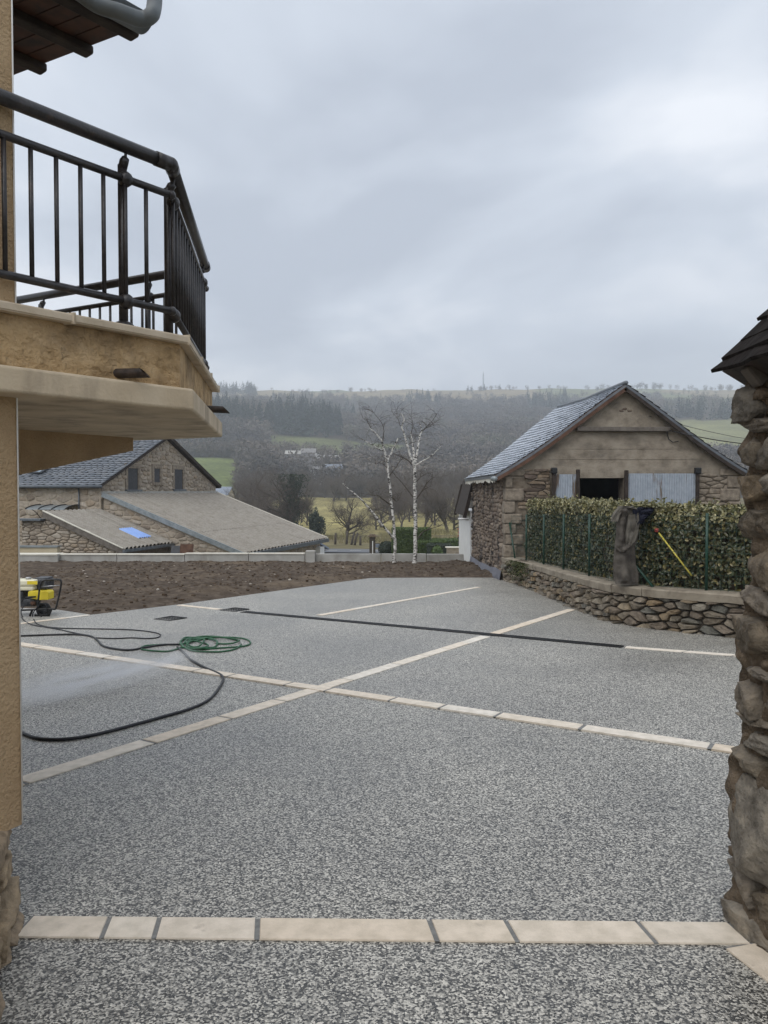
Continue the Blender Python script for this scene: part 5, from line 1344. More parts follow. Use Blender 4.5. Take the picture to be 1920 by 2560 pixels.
gh = empty('garden_hose', G(*B2(1200, 500)), 'green garden hose lying in a loose tangled coil on the paving', 'hose')
rg = random.Random(4)
loops = [[(835, 520), (870, 508), (980, 500), (1080, 498), (1200, 470), (1300, 458), (1440, 466), (1485, 490), (1440, 512), (1300, 522), (1150, 530), (1080, 520), (1000, 540), (900, 538), (838, 530)],
         [(1070, 490), (1100, 465), (1180, 460), (1260, 475), (1290, 495), (1260, 520), (1180, 532), (1100, 522), (1070, 500), (1085, 475), (1180, 456), (1290, 462), (1380, 470), (1420, 482), (1380, 498), (1280, 495)],
         [(1090, 505), (1120, 480), (1200, 470), (1210, 490), (1180, 515), (1120, 510), (1100, 490), (1160, 472), (1260, 470), (1400, 478)],
         [(1430, 500), (1400, 525), (1320, 542), (1230, 545), (1140, 538), (1090, 515), (1075, 480), (1120, 462), (1250, 462)],
         [(1110, 500), (1150, 485), (1230, 500), (1210, 525), (1150, 525), (1105, 510), (1130, 478), (1200, 465), (1270, 480), (1285, 505), (1230, 528), (1130, 528)]]
for i, lp in enumerate(loops): hose(lp, .0105, 'hose_green', 'hose_loop', '', lift=.014*(i % 3) + .003, parent=gh)
def B4(x, y): return 40 + .1808*x, 1420 + .1808*y
def hose4(pts, r, label):
    w_ = smooth_path([G(*B4(*p[:2]), lift=r) + Vector((0, 0, p[2] if len(p) > 2 else 0)) for p in pts], 8)
    m2 = MB(); m2.tube(w_, r, 7); m2.build('washer_hose', MATS['hose_black'], None, label=label, cat='hose')
hose4([(245, 735, .03), (290, 770), (420, 810), (600, 830), (900, 838), (1300, 845), (1600, 855), (1850, 880), (1990, 915), (1960, 960), (1800, 975), (1600, 965), (1350, 975), (1100, 965)], .0085, 'thin black hose looping out from the pressure washer and back')
hose4([(75, 700, .02), (130, 740), (230, 785), (400, 815), (600, 850), (750, 885), (900, 915), (1000, 935)], .0085, 'thin black hose lying straight from the washer to the dark hose')

# ================================================================ PRESSURE WASHER
WY = 12.35
pw = empty('pressure_washer', G(*B4(330, 690)), 'yellow and black petrol pressure washer in a tubular frame on the path', 'pressure washer')
def wv(x, y, dy=0): return P(*B4(x, y), WY + dy)
def wbox(nm, x0, x1, y0, y1, ya, yb, mt, bev=.02, par=None):
    a = wv(x0, y1, (ya+yb)/2); c = wv(x1, y0, (ya+yb)/2); m2 = MB(); m2.box((a + c)/2, (c.x - a.x, yb - ya, c.z - a.z)); return bevel(m2.build(nm, MATS[mt], par or pw), bev, 3)
wbox('fuel_tank', -40, 305, 155, 238, -.13, .15, 'tank_cream', .03); wbox('fuel_tank', -30, 290, 240, 300, -.12, .14, 'tank_cream', .025)
wbox('tank_label', 155, 295, 180, 228, -.134, -.128, 'yellow', .001)
m2 = MB(); a = wv(172, 128); m2.tube([a, a - Vector((0, 0, .03))], .042, 12); m2.build('filler_cap', MATS['steel'], pw)
wbox('engine', 235, 480, 140, 290, .0, .3, 'engine', .03); wbox('engine', -60, 150, 305, 470, -.1, .2, 'engine', .03)
wbox('air_filter', 300, 470, 125, 150, .02, .26, 'engine', .012)
# wedge-shaped pump cover
m2 = MB(); pts = [(160, 410), (165, 330), (200, 315), (330, 318), (430, 322), (447, 345), (445, 440), (320, 445)]
m2.extr([wv(x, y, -.12) for x, y in pts], (0, .22, 0)); bevel(m2.build('pump_cover', MATS['yellow'], pw), .01)
wbox('pump', 60, 300, 420, 520, -.08, .14, 'engine', .02)
m2 = MB(); m2.tube([wv(210, 490, -.1), wv(270, 490, -.1)], .035, 10); m2.build('outlet', MATS['rust_board'], pw)
m2 = MB(); m2.tube([wv(130, 408, -.16), wv(180, 405, -.16), wv(275, 398, -.14)], [.014, .018, .012], 8); m2.build('trigger_grip', MATS['black_paint'], pw)
wc = wv(382, 575, .06); wr = .5*(wv(382, 480).z - wv(382, 672).z)
m2 = MB(); prof_ = [(.62, -.04), (.9, -.05), (1, -.028), (1, .028), (.9, .05), (.62, .04)]; V_ = []; F_ = []; n = 24
for k in range(n):
    t_ = 2*math.pi*k/n
    for (r_, y_) in prof_: V_.append(wc + Vector((math.cos(t_)*wr*r_, y_, math.sin(t_)*wr*r_)))
for k in range(n):
    for j in range(6): F_.append([k*6+j, k*6+(j+1) % 6, ((k+1) % n)*6+(j+1) % 6, ((k+1) % n)*6+j])
m2.add(V_, F_, True); whl = m2.build('wheel', MATS['rubber'], pw)
m2 = MB(); m2.tube([wc - Vector((0, .03, 0)), wc + Vector((0, .03, 0))], wr*.6, 16); m2.build('rim', MATS['engine'], whl)
fr = [(300, 540), (320, 330), (340, 230), (360, 190), (410, 168), (590, 160), (622, 185), (622, 240), (590, 400), (555, 540), (535, 570), (480, 565), (300, 572), (60, 585)]
m2 = MB(); m2.tube(smooth_path([wv(x, y, -.2) for x, y in fr], 4), .0155, 8); m2.build('frame', MATS['black_paint'], pw)
m2 = MB(); m2.tube(smooth_path([wv(x, y, .26) for x, y in fr], 4), .0155, 8); m2.build('frame', MATS['black_paint'], pw)
for (x, y) in ((600, 165), (345, 225), (535, 570), (60, 585)):
    m2 = MB(); m2.tube([wv(x, y, -.2), wv(x, y, .26)], .0145, 8); m2.build('cross_bar', MATS['black_paint'], pw)
m2 = MB(); m2.tube([wv(345, 258, -.2), wv(600, 240, -.2)], .008, 6); m2.build('support_bar', MATS['steel'], pw)
gzw = gz(WY)
for x in (490, 230):
    a = wv(x, 570, -.15); m2 = MB(); m2.tube([a, Vector((a.x - .045, a.y, gz(a.y) + .01))], .018, 8); m2.build('leg', MATS['black_paint'], pw)
a = wv(260, 700, -.15); c = wv(440, 700, -.15); m2 = MB(); m2.tube([Vector((a.x, a.y, gz(a.y) + .02)), Vector((c.x, c.y, gz(c.y) + .02))], .015, 8); m2.build('skid', MATS['black_paint'], pw)
m2 = MB(); m2.tube(smooth_path([wv(215, 495, -.12), wv(110, 530, -.2), wv(70, 620, -.25), wv(140, 745, -.28), wv(240, 760, -.27), wv(330, 690, -.24), wv(410, 600, -.24), wv(410, 510, -.23), wv(340, 490, -.23), wv(280, 560, -.22), wv(230, 640, -.22), wv(245, 735, -.24)], 6), .0085, 7); m2.build('outlet_hose', MATS['hose_black'], pw)
m2 = MB(); m2.tube(smooth_path([wv(135, 410, -.16), wv(90, 450, -.17), wv(40, 520, -.18)], 5), .008, 6); m2.build('inlet_hose', MATS['hose_black'], pw)
# ================================================================ BIRCHES
def A5(x, y): return 500 + .4521*x, 900 + .4521*y
def birch(name_label, base, limbs, seed):
    r = random.Random(seed); Yb = 24.75; b = P(*A5(*base), Yb); zb_ = soilz(b.x, b.y)
    t = empty('birch_tree', (b.x, b.y, zb_), name_label, 'tree', 'bare birches in the soil bed')
    tr = MB(); tw = MB()
    def pt(x, y, dy): 
        v = P(*A5(x, y), Yb + dy); return v
    for (pts, r0, r1, dys, tr_) in limbs:
        n = len(pts); w_ = [pt(x, y, lerp(dys[0], dys[1], i/(n-1))) for i, (x, y) in enumerate(pts)]
        if pts[0] == base: w_[0].z = zb_ - .05
        w_ = smooth_path(w_, 5)
        for i in range(1, len(w_)-1): w_[i] += Vector((r.gauss(0, .008), r.gauss(0, .008), 0))
        rad = [lerp(r0, r1, i/(len(w_)-1)) for i in range(len(w_))]
        if pts[0] == base: rad[0] = r0*1.35; rad[1] = r0*1.18; rad[2] = r0*1.06
        (tr if tr_ else tw).tube(w_, rad, 10 if r0 > .03 else 6)
        # hanging twigs from the upper parts
        if r0 < .07:
            for k in range(int(5 + 7*(r0 < .04))):
                i = r.randrange(len(w_)//3, len(w_)); p = w_[i]; d = Vector((r.gauss(0, 1), r.gauss(0, 1), r.uniform(.3, 1.6))).normalized(); L_ = r.uniform(.25, .75)
                m_ = [p]; 
                for s in range(4): d = (d + Vector((r.gauss(0, .25), r.gauss(0, .25), r.gauss(-.12, .2)))).normalized(); m_.append(m_[-1] + d*L_/4)
                tw.tube(m_, [.005, .0042, .0034, .0026, .002], 3, cap=False)
                for s in (1, 2, 3):
                    d2 = (d + Vector((r.gauss(0, .7), r.gauss(0, .7), r.gauss(0, .5)))).normalized(); tw.tube([m_[s], m_[s] + d2*L_*.2, m_[s] + d2*L_*.38 - Vector((0, 0, .04))], [.003, .0025, .0018], 3, cap=False)
    tr.build('trunk', MATS['birch_bark'], t); tw.build('crown', MATS['bark'], t)
birch('leaning bare birch with a long low branch growing from the soil bed', (1073, 1140), [
    ([(1073, 1140), (1078, 1030), (1076, 960), (1066, 850), (1052, 720), (1042, 620), (1034, 550)], .055, .032, (0, 0), True),
    ([(1034, 550), (1018, 500), (1000, 440), (965, 400), (935, 375)], .045, .014, (0, -.3), True), ([(1036, 560), (1060, 510), (1080, 465), (1096, 430)], .038, .014, (0, .3), True),
    ([(1015, 500), (985, 490), (945, 465), (903, 442)], .03, .01, (0, -.5), True), ([(1078, 990), (1030, 940), (960, 850), (900, 780), (850, 735), (790, 684)], .045, .012, (0, -.7), True),
    ([(1052, 800), (1010, 770), (985, 750), (950, 750)], .022, .007, (0, -.4), False), ([(1060, 760), (1090, 780), (1110, 750)], .016, .006, (0, .4), False),
    ([(1045, 640), (1080, 600), (1105, 560), (1120, 545)], .02, .006, (0, .5), False), ([(1010, 450), (1015, 380), (990, 330), (950, 280)], .016, .004, (0, .2), False), ([(960, 400), (930, 350), (900, 320)], .012, .004, (0, -.2), False),
    ([(1062, 860), (1000, 830), (960, 830), (920, 810)], .015, .005, (0, .5), False), ([(1040, 600), (1000, 570), (970, 575)], .014, .005, (0, .3), False)], 3)
birch('tall upright bare birch forking near the top beside the leaning birch', (1187, 1140), [
    ([(1187, 1140), (1190, 1040), (1192, 900), (1188, 760), (1188, 660), (1188, 585)], .070, .044, (0, 0), True),
    ([(1186, 590), (1165, 535), (1140, 450), (1118, 370), (1128, 320), (1105, 290)], .045, .012, (0, -.2), True), ([(1186, 570), (1180, 500), (1172, 440), (1165, 398)], .042, .018, (0, .25), True),
    ([(1192, 570), (1205, 490), (1215, 420), (1225, 395), (1214, 345)], .04, .013, (0, .1), True), ([(1220, 400), (1245, 378), (1275, 368)], .016, .006, (.1, .1), False),
    ([(1192, 582), (1230, 560), (1265, 540), (1300, 510), (1332, 478)], .032, .012, (0, -.4), True), ([(1184, 585), (1150, 555), (1100, 530), (1068, 518)], .028, .008, (0, .5), False),
    ([(1190, 775), (1150, 720), (1110, 670), (1080, 640), (1060, 605)], .026, .008, (0, .4), False), ([(1192, 775), (1230, 720), (1255, 680), (1290, 650)], .026, .008, (0, -.3), False),
    ([(1225, 730), (1250, 710), (1278, 698)], .014, .005, (-.2, -.4), False), ([(1196, 1000), (1230, 955), (1265, 935), (1320, 918), (1385, 880)], .024, .006, (0, -.3), False),
    ([(1262, 936), (1285, 905), (1300, 870), (1330, 850)], .014, .004, (-.1, .2), False), ([(1190, 680), (1230, 640), (1265, 620)], .016, .005, (0, .4), False), ([(1118, 380), (1100, 340), (1085, 290)], .012, .004, (-.1, .1), False),
    ([(1168, 410), (1175, 350), (1160, 300)], .012, .003, (.2, .3), False), ([(1240, 385), (1270, 350), (1310, 300)], .012, .003, (.1, -.2), False), ([(1165, 540), (1150, 480), (1200, 400)], .010, .003, (0, .5), False)], 5)

# ================================================================ LEAFLESS TREES ACROSS THE ROAD
def bare_tree(seed, height=8., spread=.55, levels=5, trunk=.2, low=.25, upright=.35):
    """trunk + limbs MB and twig MB, rooted at the origin"""
    r = random.Random(seed); T = MB(); W_ = MB()
    def grow(p, d, L_, rad, lev):
        n = 4 if lev <= 2 else 3; pts = [p]; 
        for i in range(n):
            d = (d + Vector((r.gauss(0, .16), r.gauss(0, .16), r.gauss(.03, .1)))).normalized(); pts.append(pts[-1] + d*L_/n)
        rads = [rad*(1 - .5*i/n) for i in range(n + 1)]
        (T if lev <= 2 else W_).tube(pts, rads, 6 if lev == 0 else (5 if lev == 1 else 3 if lev > 2 else 4), cap=False)
        if lev >= levels: return
        k = {0: 6, 1: 5, 2: 5, 3: 4}.get(lev, 3)
        for c in range(k):
            t_ = r.uniform(low if lev == 0 else .25, 1.0); i = min(n - 1, int(t_*n)); q = pts[i].lerp(pts[i+1], t_*n - i)
            ax = d.orthogonal().normalized(); ax = Matrix.Rotation(r.uniform(0, 6.283), 3, d) @ ax
            nd = (d*(1 - spread) + ax*spread*r.uniform(.7, 1.3) + Vector((0, 0, upright*.4))).normalized()
            grow(q, nd, L_*r.uniform(.5, .78), rads[i]*r.uniform(.45, .68), lev + 1)
        grow(pts[-1], d, L_*.62, rads[-1]*.9, lev + 1)
    grow(Vector((0, 0, -.2)), Vector((0, 0, 1)), height*.36, trunk, 0)
    return T, W_
PROTO = []
for sd_, kw in ((11, dict(height=8, spread=.62, trunk=.22, levels=5)), (12, dict(height=8, spread=.5, trunk=.18, levels=5, upright=.6)), (13, dict(height=8, spread=.68, trunk=.26, levels=5, low=.15)), (14, dict(height=8, spread=.42, trunk=.15, levels=5, upright=.8, low=.1)), (15, dict(height=8, spread=.6, trunk=.2, levels=4, low=.05, upright=.2))):
    T_, W_ = bare_tree(sd_, **kw); PROTO.append((T_.mesh('trunk', MATS['bark']), W_.mesh('crown', MATS['twigs_far'])))
def plant(px, Y, h, k, name, label, group=None, seed=0, sxy=1., mats=None):
    r = random.Random(seed + int(px*7)); x = (px - 960)/1920*Y; z = terr(x, Y)
    t = empty(name, (x, Y, z), label, 'tree', group); s = h/8.0
    t.rotation_euler = (0, 0, r.uniform(0, 6.28)); t.scale = (s*sxy*r.uniform(.9, 1.15), s*sxy*r.uniform(.9, 1.15), s)
    for nm, me in zip(('trunk', 'crown'), PROTO[k]):
        o = bpy.data.objects.new(nm, me); COL.objects.link(o); o.parent = t
    return t
plant(868, 96, 7.5, 2, 'orchard_tree', 'spreading bare tree with thick trunk standing alone in the dry grass by the road')
plant(620, 130, 13.5, 0, 'field_tree', 'tall bare round-headed tree in front of the green pasture')
plant(592, 120, 8.5, 3, 'field_tree', 'narrow bare tree with upright twigs beside the tall round-headed tree')
iv = plant(727, 98, 12.0, 0, 'ivy_tree', 'broad bare tree with dark ivy climbing its trunk and limbs', seed=3, sxy=1.15)
mbv = MB(); r = random.Random(8); bx_, by_, bz_ = iv.location
for i in range(5200):
    t_ = r.random(); a = r.uniform(0, 6.28); lim = r.choice([(0, 0), (1.2, .4), (-1.2, .2), (.3, 1.2), (.2, -.8)]); z = .3 + t_*7.6
    rad = (1.9 - 1.3*abs(t_ - .42))*abs(r.gauss(0, .5)); k = max(0, t_ - .3)*1.5
    c = Vector((bx_ + lim[0]*k*1.3 + rad*math.cos(a), by_ + lim[1]*k + rad*math.sin(a), bz_ + z)); s = r.uniform(.07, .15); u_ = Vector((r.gauss(0, 1), r.gauss(0, 1), r.gauss(0, 1))).normalized(); v_ = u_.orthogonal().normalized()
    mbv.add([c - u_*s, c + v_*s*.8, c + u_*s, c - v_*s*.8], [[0, 1, 2, 3]])
me_iv = mbv.mesh('ivy', MATS['ivy'], (bx_, by_, bz_)); o = bpy.data.objects.new('ivy', me_iv); COL.objects.link(o); o.parent = iv
o.rotation_euler = (0, 0, -iv.rotation_euler[2]); o.scale = tuple(1/s for s in iv.scale)
rt = random.Random(31)
SP = []
for px in range(700, 1200, 17): SP.append((px + rt.uniform(-7, 7), rt.uniform(108, 150), rt.uniform(6, 10)))
for px in range(610, 1240, 15): SP.append((px + rt.uniform(-8, 8), rt.uniform(215, 262), rt.uniform(9, 14)))
for px in range(930, 1200, 18): SP.append((px + rt.uniform(-8, 8), rt.uniform(150, 210), rt.uniform(8.5, 13)))
for px in range(560, 720, 16): SP.append((px + rt.uniform(-8, 8), rt.uniform(100, 150), rt.uniform(4.5, 7)))
for px in range(620, 700, 26): SP.append((px + rt.uniform(-8, 8), rt.uniform(160, 200), rt.uniform(7, 10)))
for i, (px, Y, h) in enumerate(SP):
    if 108 < Y < 190 and 775 < px < 930: continue        # the dry meadow stays open
    k_ = rt.randrange(5); kd = ('round-headed', 'tall oval', 'wide low-branching', 'narrow upright', 'bushy many-stemmed')[k_]
    if Y < 150: g = (kd + ' leafless tree in the thicket just beyond the road', kd + ' thicket trees beyond the road')
    else: g = (kd + ' leafless tree in the grey-brown wood along the valley floor', kd + ' valley floor trees')
    plant(px, Y, h, k_, 'leafless_tree', g[0], g[1], seed=i, sxy=rt.uniform(.9, 1.2))
# scrub along the roadside and under the trees
mbs = MB(); r = random.Random(5)
for i in range(8500):
    px = r.uniform(640, 1180); Y = r.uniform(76, 118); x = (px - 960)/1920*Y
    if 800 < px < 930 and Y > 96: continue
    if noise.noise(Vector((x*.22, Y*.13, 0))) < -.02: continue
    z = terr(x, Y); p = Vector((x, Y, z)); d = Vector((r.gauss(0, .4), r.gauss(0, .4), 1)).normalized(); L_ = r.uniform(.25, 1.3)*(.5 + abs(noise.noise(Vector((x*.15, Y*.1, 4))))*1.6)
    q = p + d*L_*.5 + Vector((r.gauss(0, .06), 0, 0)); e_ = p + d*L_ + Vector((r.gauss(0, .2), r.gauss(0, .1), -.05)); ww = .014
    mbs.add([p - Vector((ww, 0, 0)), p + Vector((ww, 0, 0)), q + Vector((ww*.7, 0, 0)), e_, q - Vector((ww*.7, 0, 0))], [[0, 1, 2, 3, 4]])
tag(mbs.build('roadside_scrub', MATS['grass_blade']), 'dry tangled grass and twiggy scrub along the roadside', 'scrub', kind='stuff')
# small dark conifer bush, clipped hedges, gate pillar and bits beyond the road
def leaf_blob(c, size, n, s, mat, name, parent, seed, shape='box', pw_=1):
    r = random.Random(seed); m2 = MB()
    for i in range(n):
        if shape == 'cone': t_ = r.random()**.8; a = r.uniform(0, 6.28); rad = (math.sin(math.pi*(.18 + .82*t_))**.8)*.5*(.55 + .5*r.random() + .35*noise.noise(Vector((math.cos(a)*1.5, math.sin(a)*1.5, t_*4)))) + .02; p = Vector((size[0]*rad*math.cos(a), size[1]*rad*math.sin(a), size[2]*t_))
        elif shape == 'bush':
            v = Vector((r.gauss(0, 1), r.gauss(0, 1), r.gauss(0, 1))).normalized(); k_ = (.72 + .55*noise.noise(v*1.7 + Vector((seed, 0, 0))))*r.random()**.25; p = Vector((v.x*k_*size[0]/2, v.y*k_*size[1]/2, size[2]*.45 + v.z*k_*size[2]*.55))
        elif shape == 'ball': v = Vector((r.gauss(0, 1), r.gauss(0, 1), r.gauss(0, 1))).normalized()*r.uniform(.82, 1.02); p = Vector((v.x*size[0]/2, v.y*size[1]/2, size[2]/2 + v.z*size[2]/2))
        else:
            f_ = r.randrange(5); u_, v_ = r.uniform(-.5, .5), r.uniform(0, 1); j = r.gauss(0, .02)
            p = {0: Vector((u_*size[0], -size[1]/2 + j, v_*size[2])), 1: Vector((u_*size[0], -size[1]/2 + j, v_*size[2])), 2: Vector((u_*size[0], (v_ - .5)*size[1], size[2] + j)), 3: Vector((size[0]/2 + j, u_*size[1], v_*size[2])), 4: Vector((-size[0]/2 + j, u_*size[1], v_*size[2]))}[f_]
        q = Vector(c) + p; ss = s*r.uniform(.6, 1.3); a = Vector((r.gauss(0, 1), r.gauss(0, 1), r.gauss(0, 1))).normalized(); b_ = a.orthogonal().normalized()
        m2.add([q - a*ss, q + b_*ss*.7, q + a*ss, q - b_*ss*.7], [[0, 1, 2, 3]])
    return m2.build(name, MATS[mat], parent, kind='stuff')
def gpt(px, Y): x = (px - 960)/1920*Y; return Vector((x, Y, terr(x, Y)))
def shrub(px, Y, size, mat, name, label, shape, n, s, seed):
    c = gpt(px, Y); t = empty(name, c, label, 'shrub'); leaf_blob(c, size, n, s, mat, 'foliage', t, seed, shape)
    m2 = MB()
    if shape == 'box': m2.box(c + Vector((0, 0, size[2]*.47)), (size[0]*.94, size[1]*.94, size[2]*.94))
    elif shape == 'bush': m2.tube([c, c + Vector((0, 0, size[2]*.5)), c + Vector((0, 0, size[2]*.9))], [.09, .06, .03], 8)
    else: m2.ball(c + Vector((0, 0, size[2]/2)), size[0]*.45, 10, (1, size[1]/size[0], size[2]/size[0]))
    m2.build('branches', MATS[mat], t); return t
shrub(790, 90, (2.6, 2.4, 3.6), 'ivy', 'conifer_bush', 'small dark green evergreen bush beside the dry meadow', 'bush', 3000, .10, 1)
shrub(1028, 53, (2.6, 1.6, 2.0), 'thuja', 'clipped_hedge', 'bright green clipped block hedge rising behind the birches', 'box', 9000, .05, 2)
shrub(1078, 52, (1.9, 1.5, 1.15), 'thuja', 'clipped_hedge', 'lower bright green clipped hedge sloping to the tall birch', 'box', 5000, .05, 6)
shrub(1098, 50.4, (1.5, 1.2, 1.0), 'ivy', 'clipped_hedge', 'dark green low clipped hedge beside the white annex', 'box', 2200, .04, 3)
shrub(968, 53.5, (1.25, 1.2, 1.1), 'ivy', 'round_bush', 'round dark bush beside the gate pillar', 'ball', 1500, .05, 4)
shrub(1093, 47.5, (.7, .7, 1.0), 'thuja', 'pale_shrub', 'small pale leafy shrub in front of the dark clipped hedge', 'ball', 260, .09, 5)
shrub(1140, 62, (5.0, 2.2, 1.0), 'thuja', 'low_hedge', 'long low green hedge bank by the annex', 'box', 3000, .07, 9)
c = gpt(931, 54); gp_ = empty('gate_pillar', c, 'dark stone gate pillar with a wide cap at the road edge', 'gate pillar')
zg = c.z; m2 = MB(); m2.box(c + Vector((0, 0, .68)), (.42, .42, 1.36)); bevel(m2.build('shaft', MATS['mortar_dark'], gp_), .02); m2 = MB(); m2.box(c + Vector((0, 0, 1.42)), (.56, .56, .12)); m2.box(c + Vector((0, 0, 1.52)), (.42, .42, .1)); bevel(m2.build('cap', MATS['near_mortar'], gp_), .02)
m2 = MB(); m2.box(c + Vector((.02, -.23, .6)), (.06, .03, 1.0)); m2.build('gate_post', MATS['white_paint'], gp_)
c = gpt(952, 54); g_ = empty('garden_gate', c, 'low dark metal gate with blue letter box beside the pillar', 'gate'); m2 = MB()
for i in range(9): m2.tube([c + Vector((-.4 + i*.22, 0, .15)), c + Vector((-.4 + i*.22, 0, .95))], .014, 5)
for z in (.2, .9): m2.tube([c + Vector((-.45, 0, z)), c + Vector((1.4, 0, z))], .02, 5)
m2.build('gate_leaf', MATS['black_paint'], g_); m2 = MB(); m2.box(c + Vector((-.2, -.1, .75)), (.34, .2, .26)); bevel(m2.build('letter_box', MATS['roof_grey_blue'], g_), .01)
for px, Y, hh, tl in ((866, 74, 1.3, .1), (878, 73, 1.3, .35), (886, 72, 1.2, .3), (901, 72, .9, .0), (838, 74, 1.1, .05)):
    c = gpt(px, Y); m2 = MB(); m2.tube([c - Vector((0, 0, .1)), c + Vector((tl*.4, 0, hh*.5)), c + Vector((tl, 0, hh))], [.12, .11, .10], 7); m2.build('fence_post', MATS['bark'], None, label='weathered wooden fence post standing on the roadside verge', cat='post', group='roadside fence posts')
c = gpt(1140, 46); bn = empty('planter', c, 'low pale stone trough with flat lid by the white annex', 'planter'); m2 = MB(); m2.box(c + Vector((0, 0, .55)), (1.1, .45, .75)); bevel(m2.build('trough', MATS['coping'], bn), .02); m2 = MB(); m2.box(c + Vector((0, 0, .95)), (1.25, .55, .06)); m2.build('lid', MATS['concrete_cap'], bn)
shrub(1158, 56, (.75, .7, 1.9), 'ivy', 'flowering_bush', 'small bush topped with red flowers beside the white annex', 'ball', 300, .08, 12)
c = gpt(1158, 55.6) + Vector((0, 0, 1.75)); m2 = MB(); r = random.Random(3)
for i in range(60):
    q = c + Vector((r.gauss(0, .16), r.gauss(0, .1), r.gauss(0, .14))); m2.ball(q, .06, 5)
tag(m2.build('red_flower', MATS['red']), 'cluster of red blooms on the bush beside the annex', 'flowers', kind='stuff')

# ================================================================ FAR BUILDINGS
def shed(px, Y, w_, d, h, rise, name, label, wall, roofm, rot=0., wins=0):
    c = gpt(px, Y); t = empty(name, c, label, 'building'); Rm = Matrix.Rotation(rot, 3, 'Z'); 
    def v(x, y, z): return c + Rm @ Vector((x, y, z))
    m2 = MB(); m2.extr([v(-w_/2, -d/2, -2), v(-w_/2, d/2, -2), v(-w_/2, d/2, h), v(-w_/2, 0, h + rise), v(-w_/2, -d/2, h)], Rm @ Vector((w_, 0, 0))); m2.build('wall', MATS[wall], t)
    m2 = MB()
    for s in (-1, 1):
        q = [v(-w_/2 - .3, s*(d/2 + .3), h - rise*.3/(d/2)), v(w_/2 + .3, s*(d/2 + .3), h - rise*.3/(d/2)), v(w_/2 + .3, 0, h + rise), v(-w_/2 - .3, 0, h + rise)]
        m2.extr([p + Vector((0, 0, .03)) for p in q], (0, 0, .14))
    m2.build('roof', MATS[roofm], t)
    for i in range(wins):
        x = -w_/2 + w_*(i + .7)/(wins + .4); m2 = MB(); m2.box(v(x, -d/2 - .02, h*.55), (.9, .08, 1.1), Rm); wn_ = m2.build('window', MATS['glass'], t)
        m2 = MB(); m2.box(v(x, -d/2 - .03, h*.55 - .62), (1.1, .14, .1), Rm); m2.build('sill', MATS['far_white'], wn_)
    return t
shed(741, 392, 10.5, 8, 5.0, 1.8, 'farm_shed', 'long low farm shed with pale roof on the far slope', 'far_roof', 'concrete', .05)
shed(772, 390, 7.0, 8, 6.3, 2.2, 'farm_shed', 'taller grey farm barn beside the white silo', 'far_roof', 'far_roof', .05)
shed(826, 386, 10.5, 7, 4.8, 1.4, 'farm_shed', 'open pale-roofed farm shed right of the white silo', 'mortar_dark', 'far_white', -.1)
c = gpt(793, 384); si = empty('silo', c, 'white upright silo between the far farm sheds', 'silo'); m2 = MB(); m2.tube([c, c + Vector((0, 0, 6.4))], 1.1, 14); m2.build('body', MATS['far_white'], si); m2 = MB(); m2.ball(c + Vector((0, 0, 6.4)), 1.1, 14, (1, 1, .8)); m2.build('dome', MATS['far_white'], si)
shed(795, 300, 6.5, 6, 4.6, 2.2, 'cottage', 'white-walled cottage with grey roof among the valley trees', 'far_white', 'far_roof', 1.0, 2)
shed(834, 305, 6.5, 6, 4.6, 3.0, 'cottage', 'brown cottage with steep slate roof behind the white cottage', 'rust_board', 'roof_grey_blue', .1, 2)
shed(548, 165, 5.0, 8, 4.0, 1.6, 'bungalow', 'pale bungalow with blue-grey roof below the green pasture', 'cream_wall', 'roof_grey_blue', .0, 2)
sh = shed(590, 62, 11, 9, .3, 2.2, 'slate_barn', 'blue-grey slate barn roof showing just above the lean-to', 'mortar', 'roof_grey_blue', -.72)
# telecom mast on the ridge
c = gpt(1207, 1290); mt = empty('radio_mast', c, 'thin lattice radio mast standing on the far ridge', 'mast'); m2 = MB(); HM = 30
for a in range(3):
    ang = a*2.094; m2.tube([c + Vector((1.1*math.cos(ang), 1.1*math.sin(ang), -1)), c + Vector((.6*math.cos(ang), .6*math.sin(ang), HM))], .24, 4)
for k in range(12):
    z = k*2.4; rr2 = 1.1 - .5*z/HM
    for a in range(3):
        a0, a1 = a*2.094, (a+1)*2.094; m2.tube([c + Vector((rr2*math.cos(a0), rr2*math.sin(a0), z)), c + Vector((rr2*math.cos(a1), rr2*math.sin(a1), z + 2.4))], .13, 3)
m2.build('lattice', MATS['zinc_dark'], mt); m2 = MB(); m2.tube([c + Vector((0, 0, HM)), c + Vector((0, 0, HM + 4))], .15, 4); m2.build('antenna', MATS['zinc_dark'], mt)

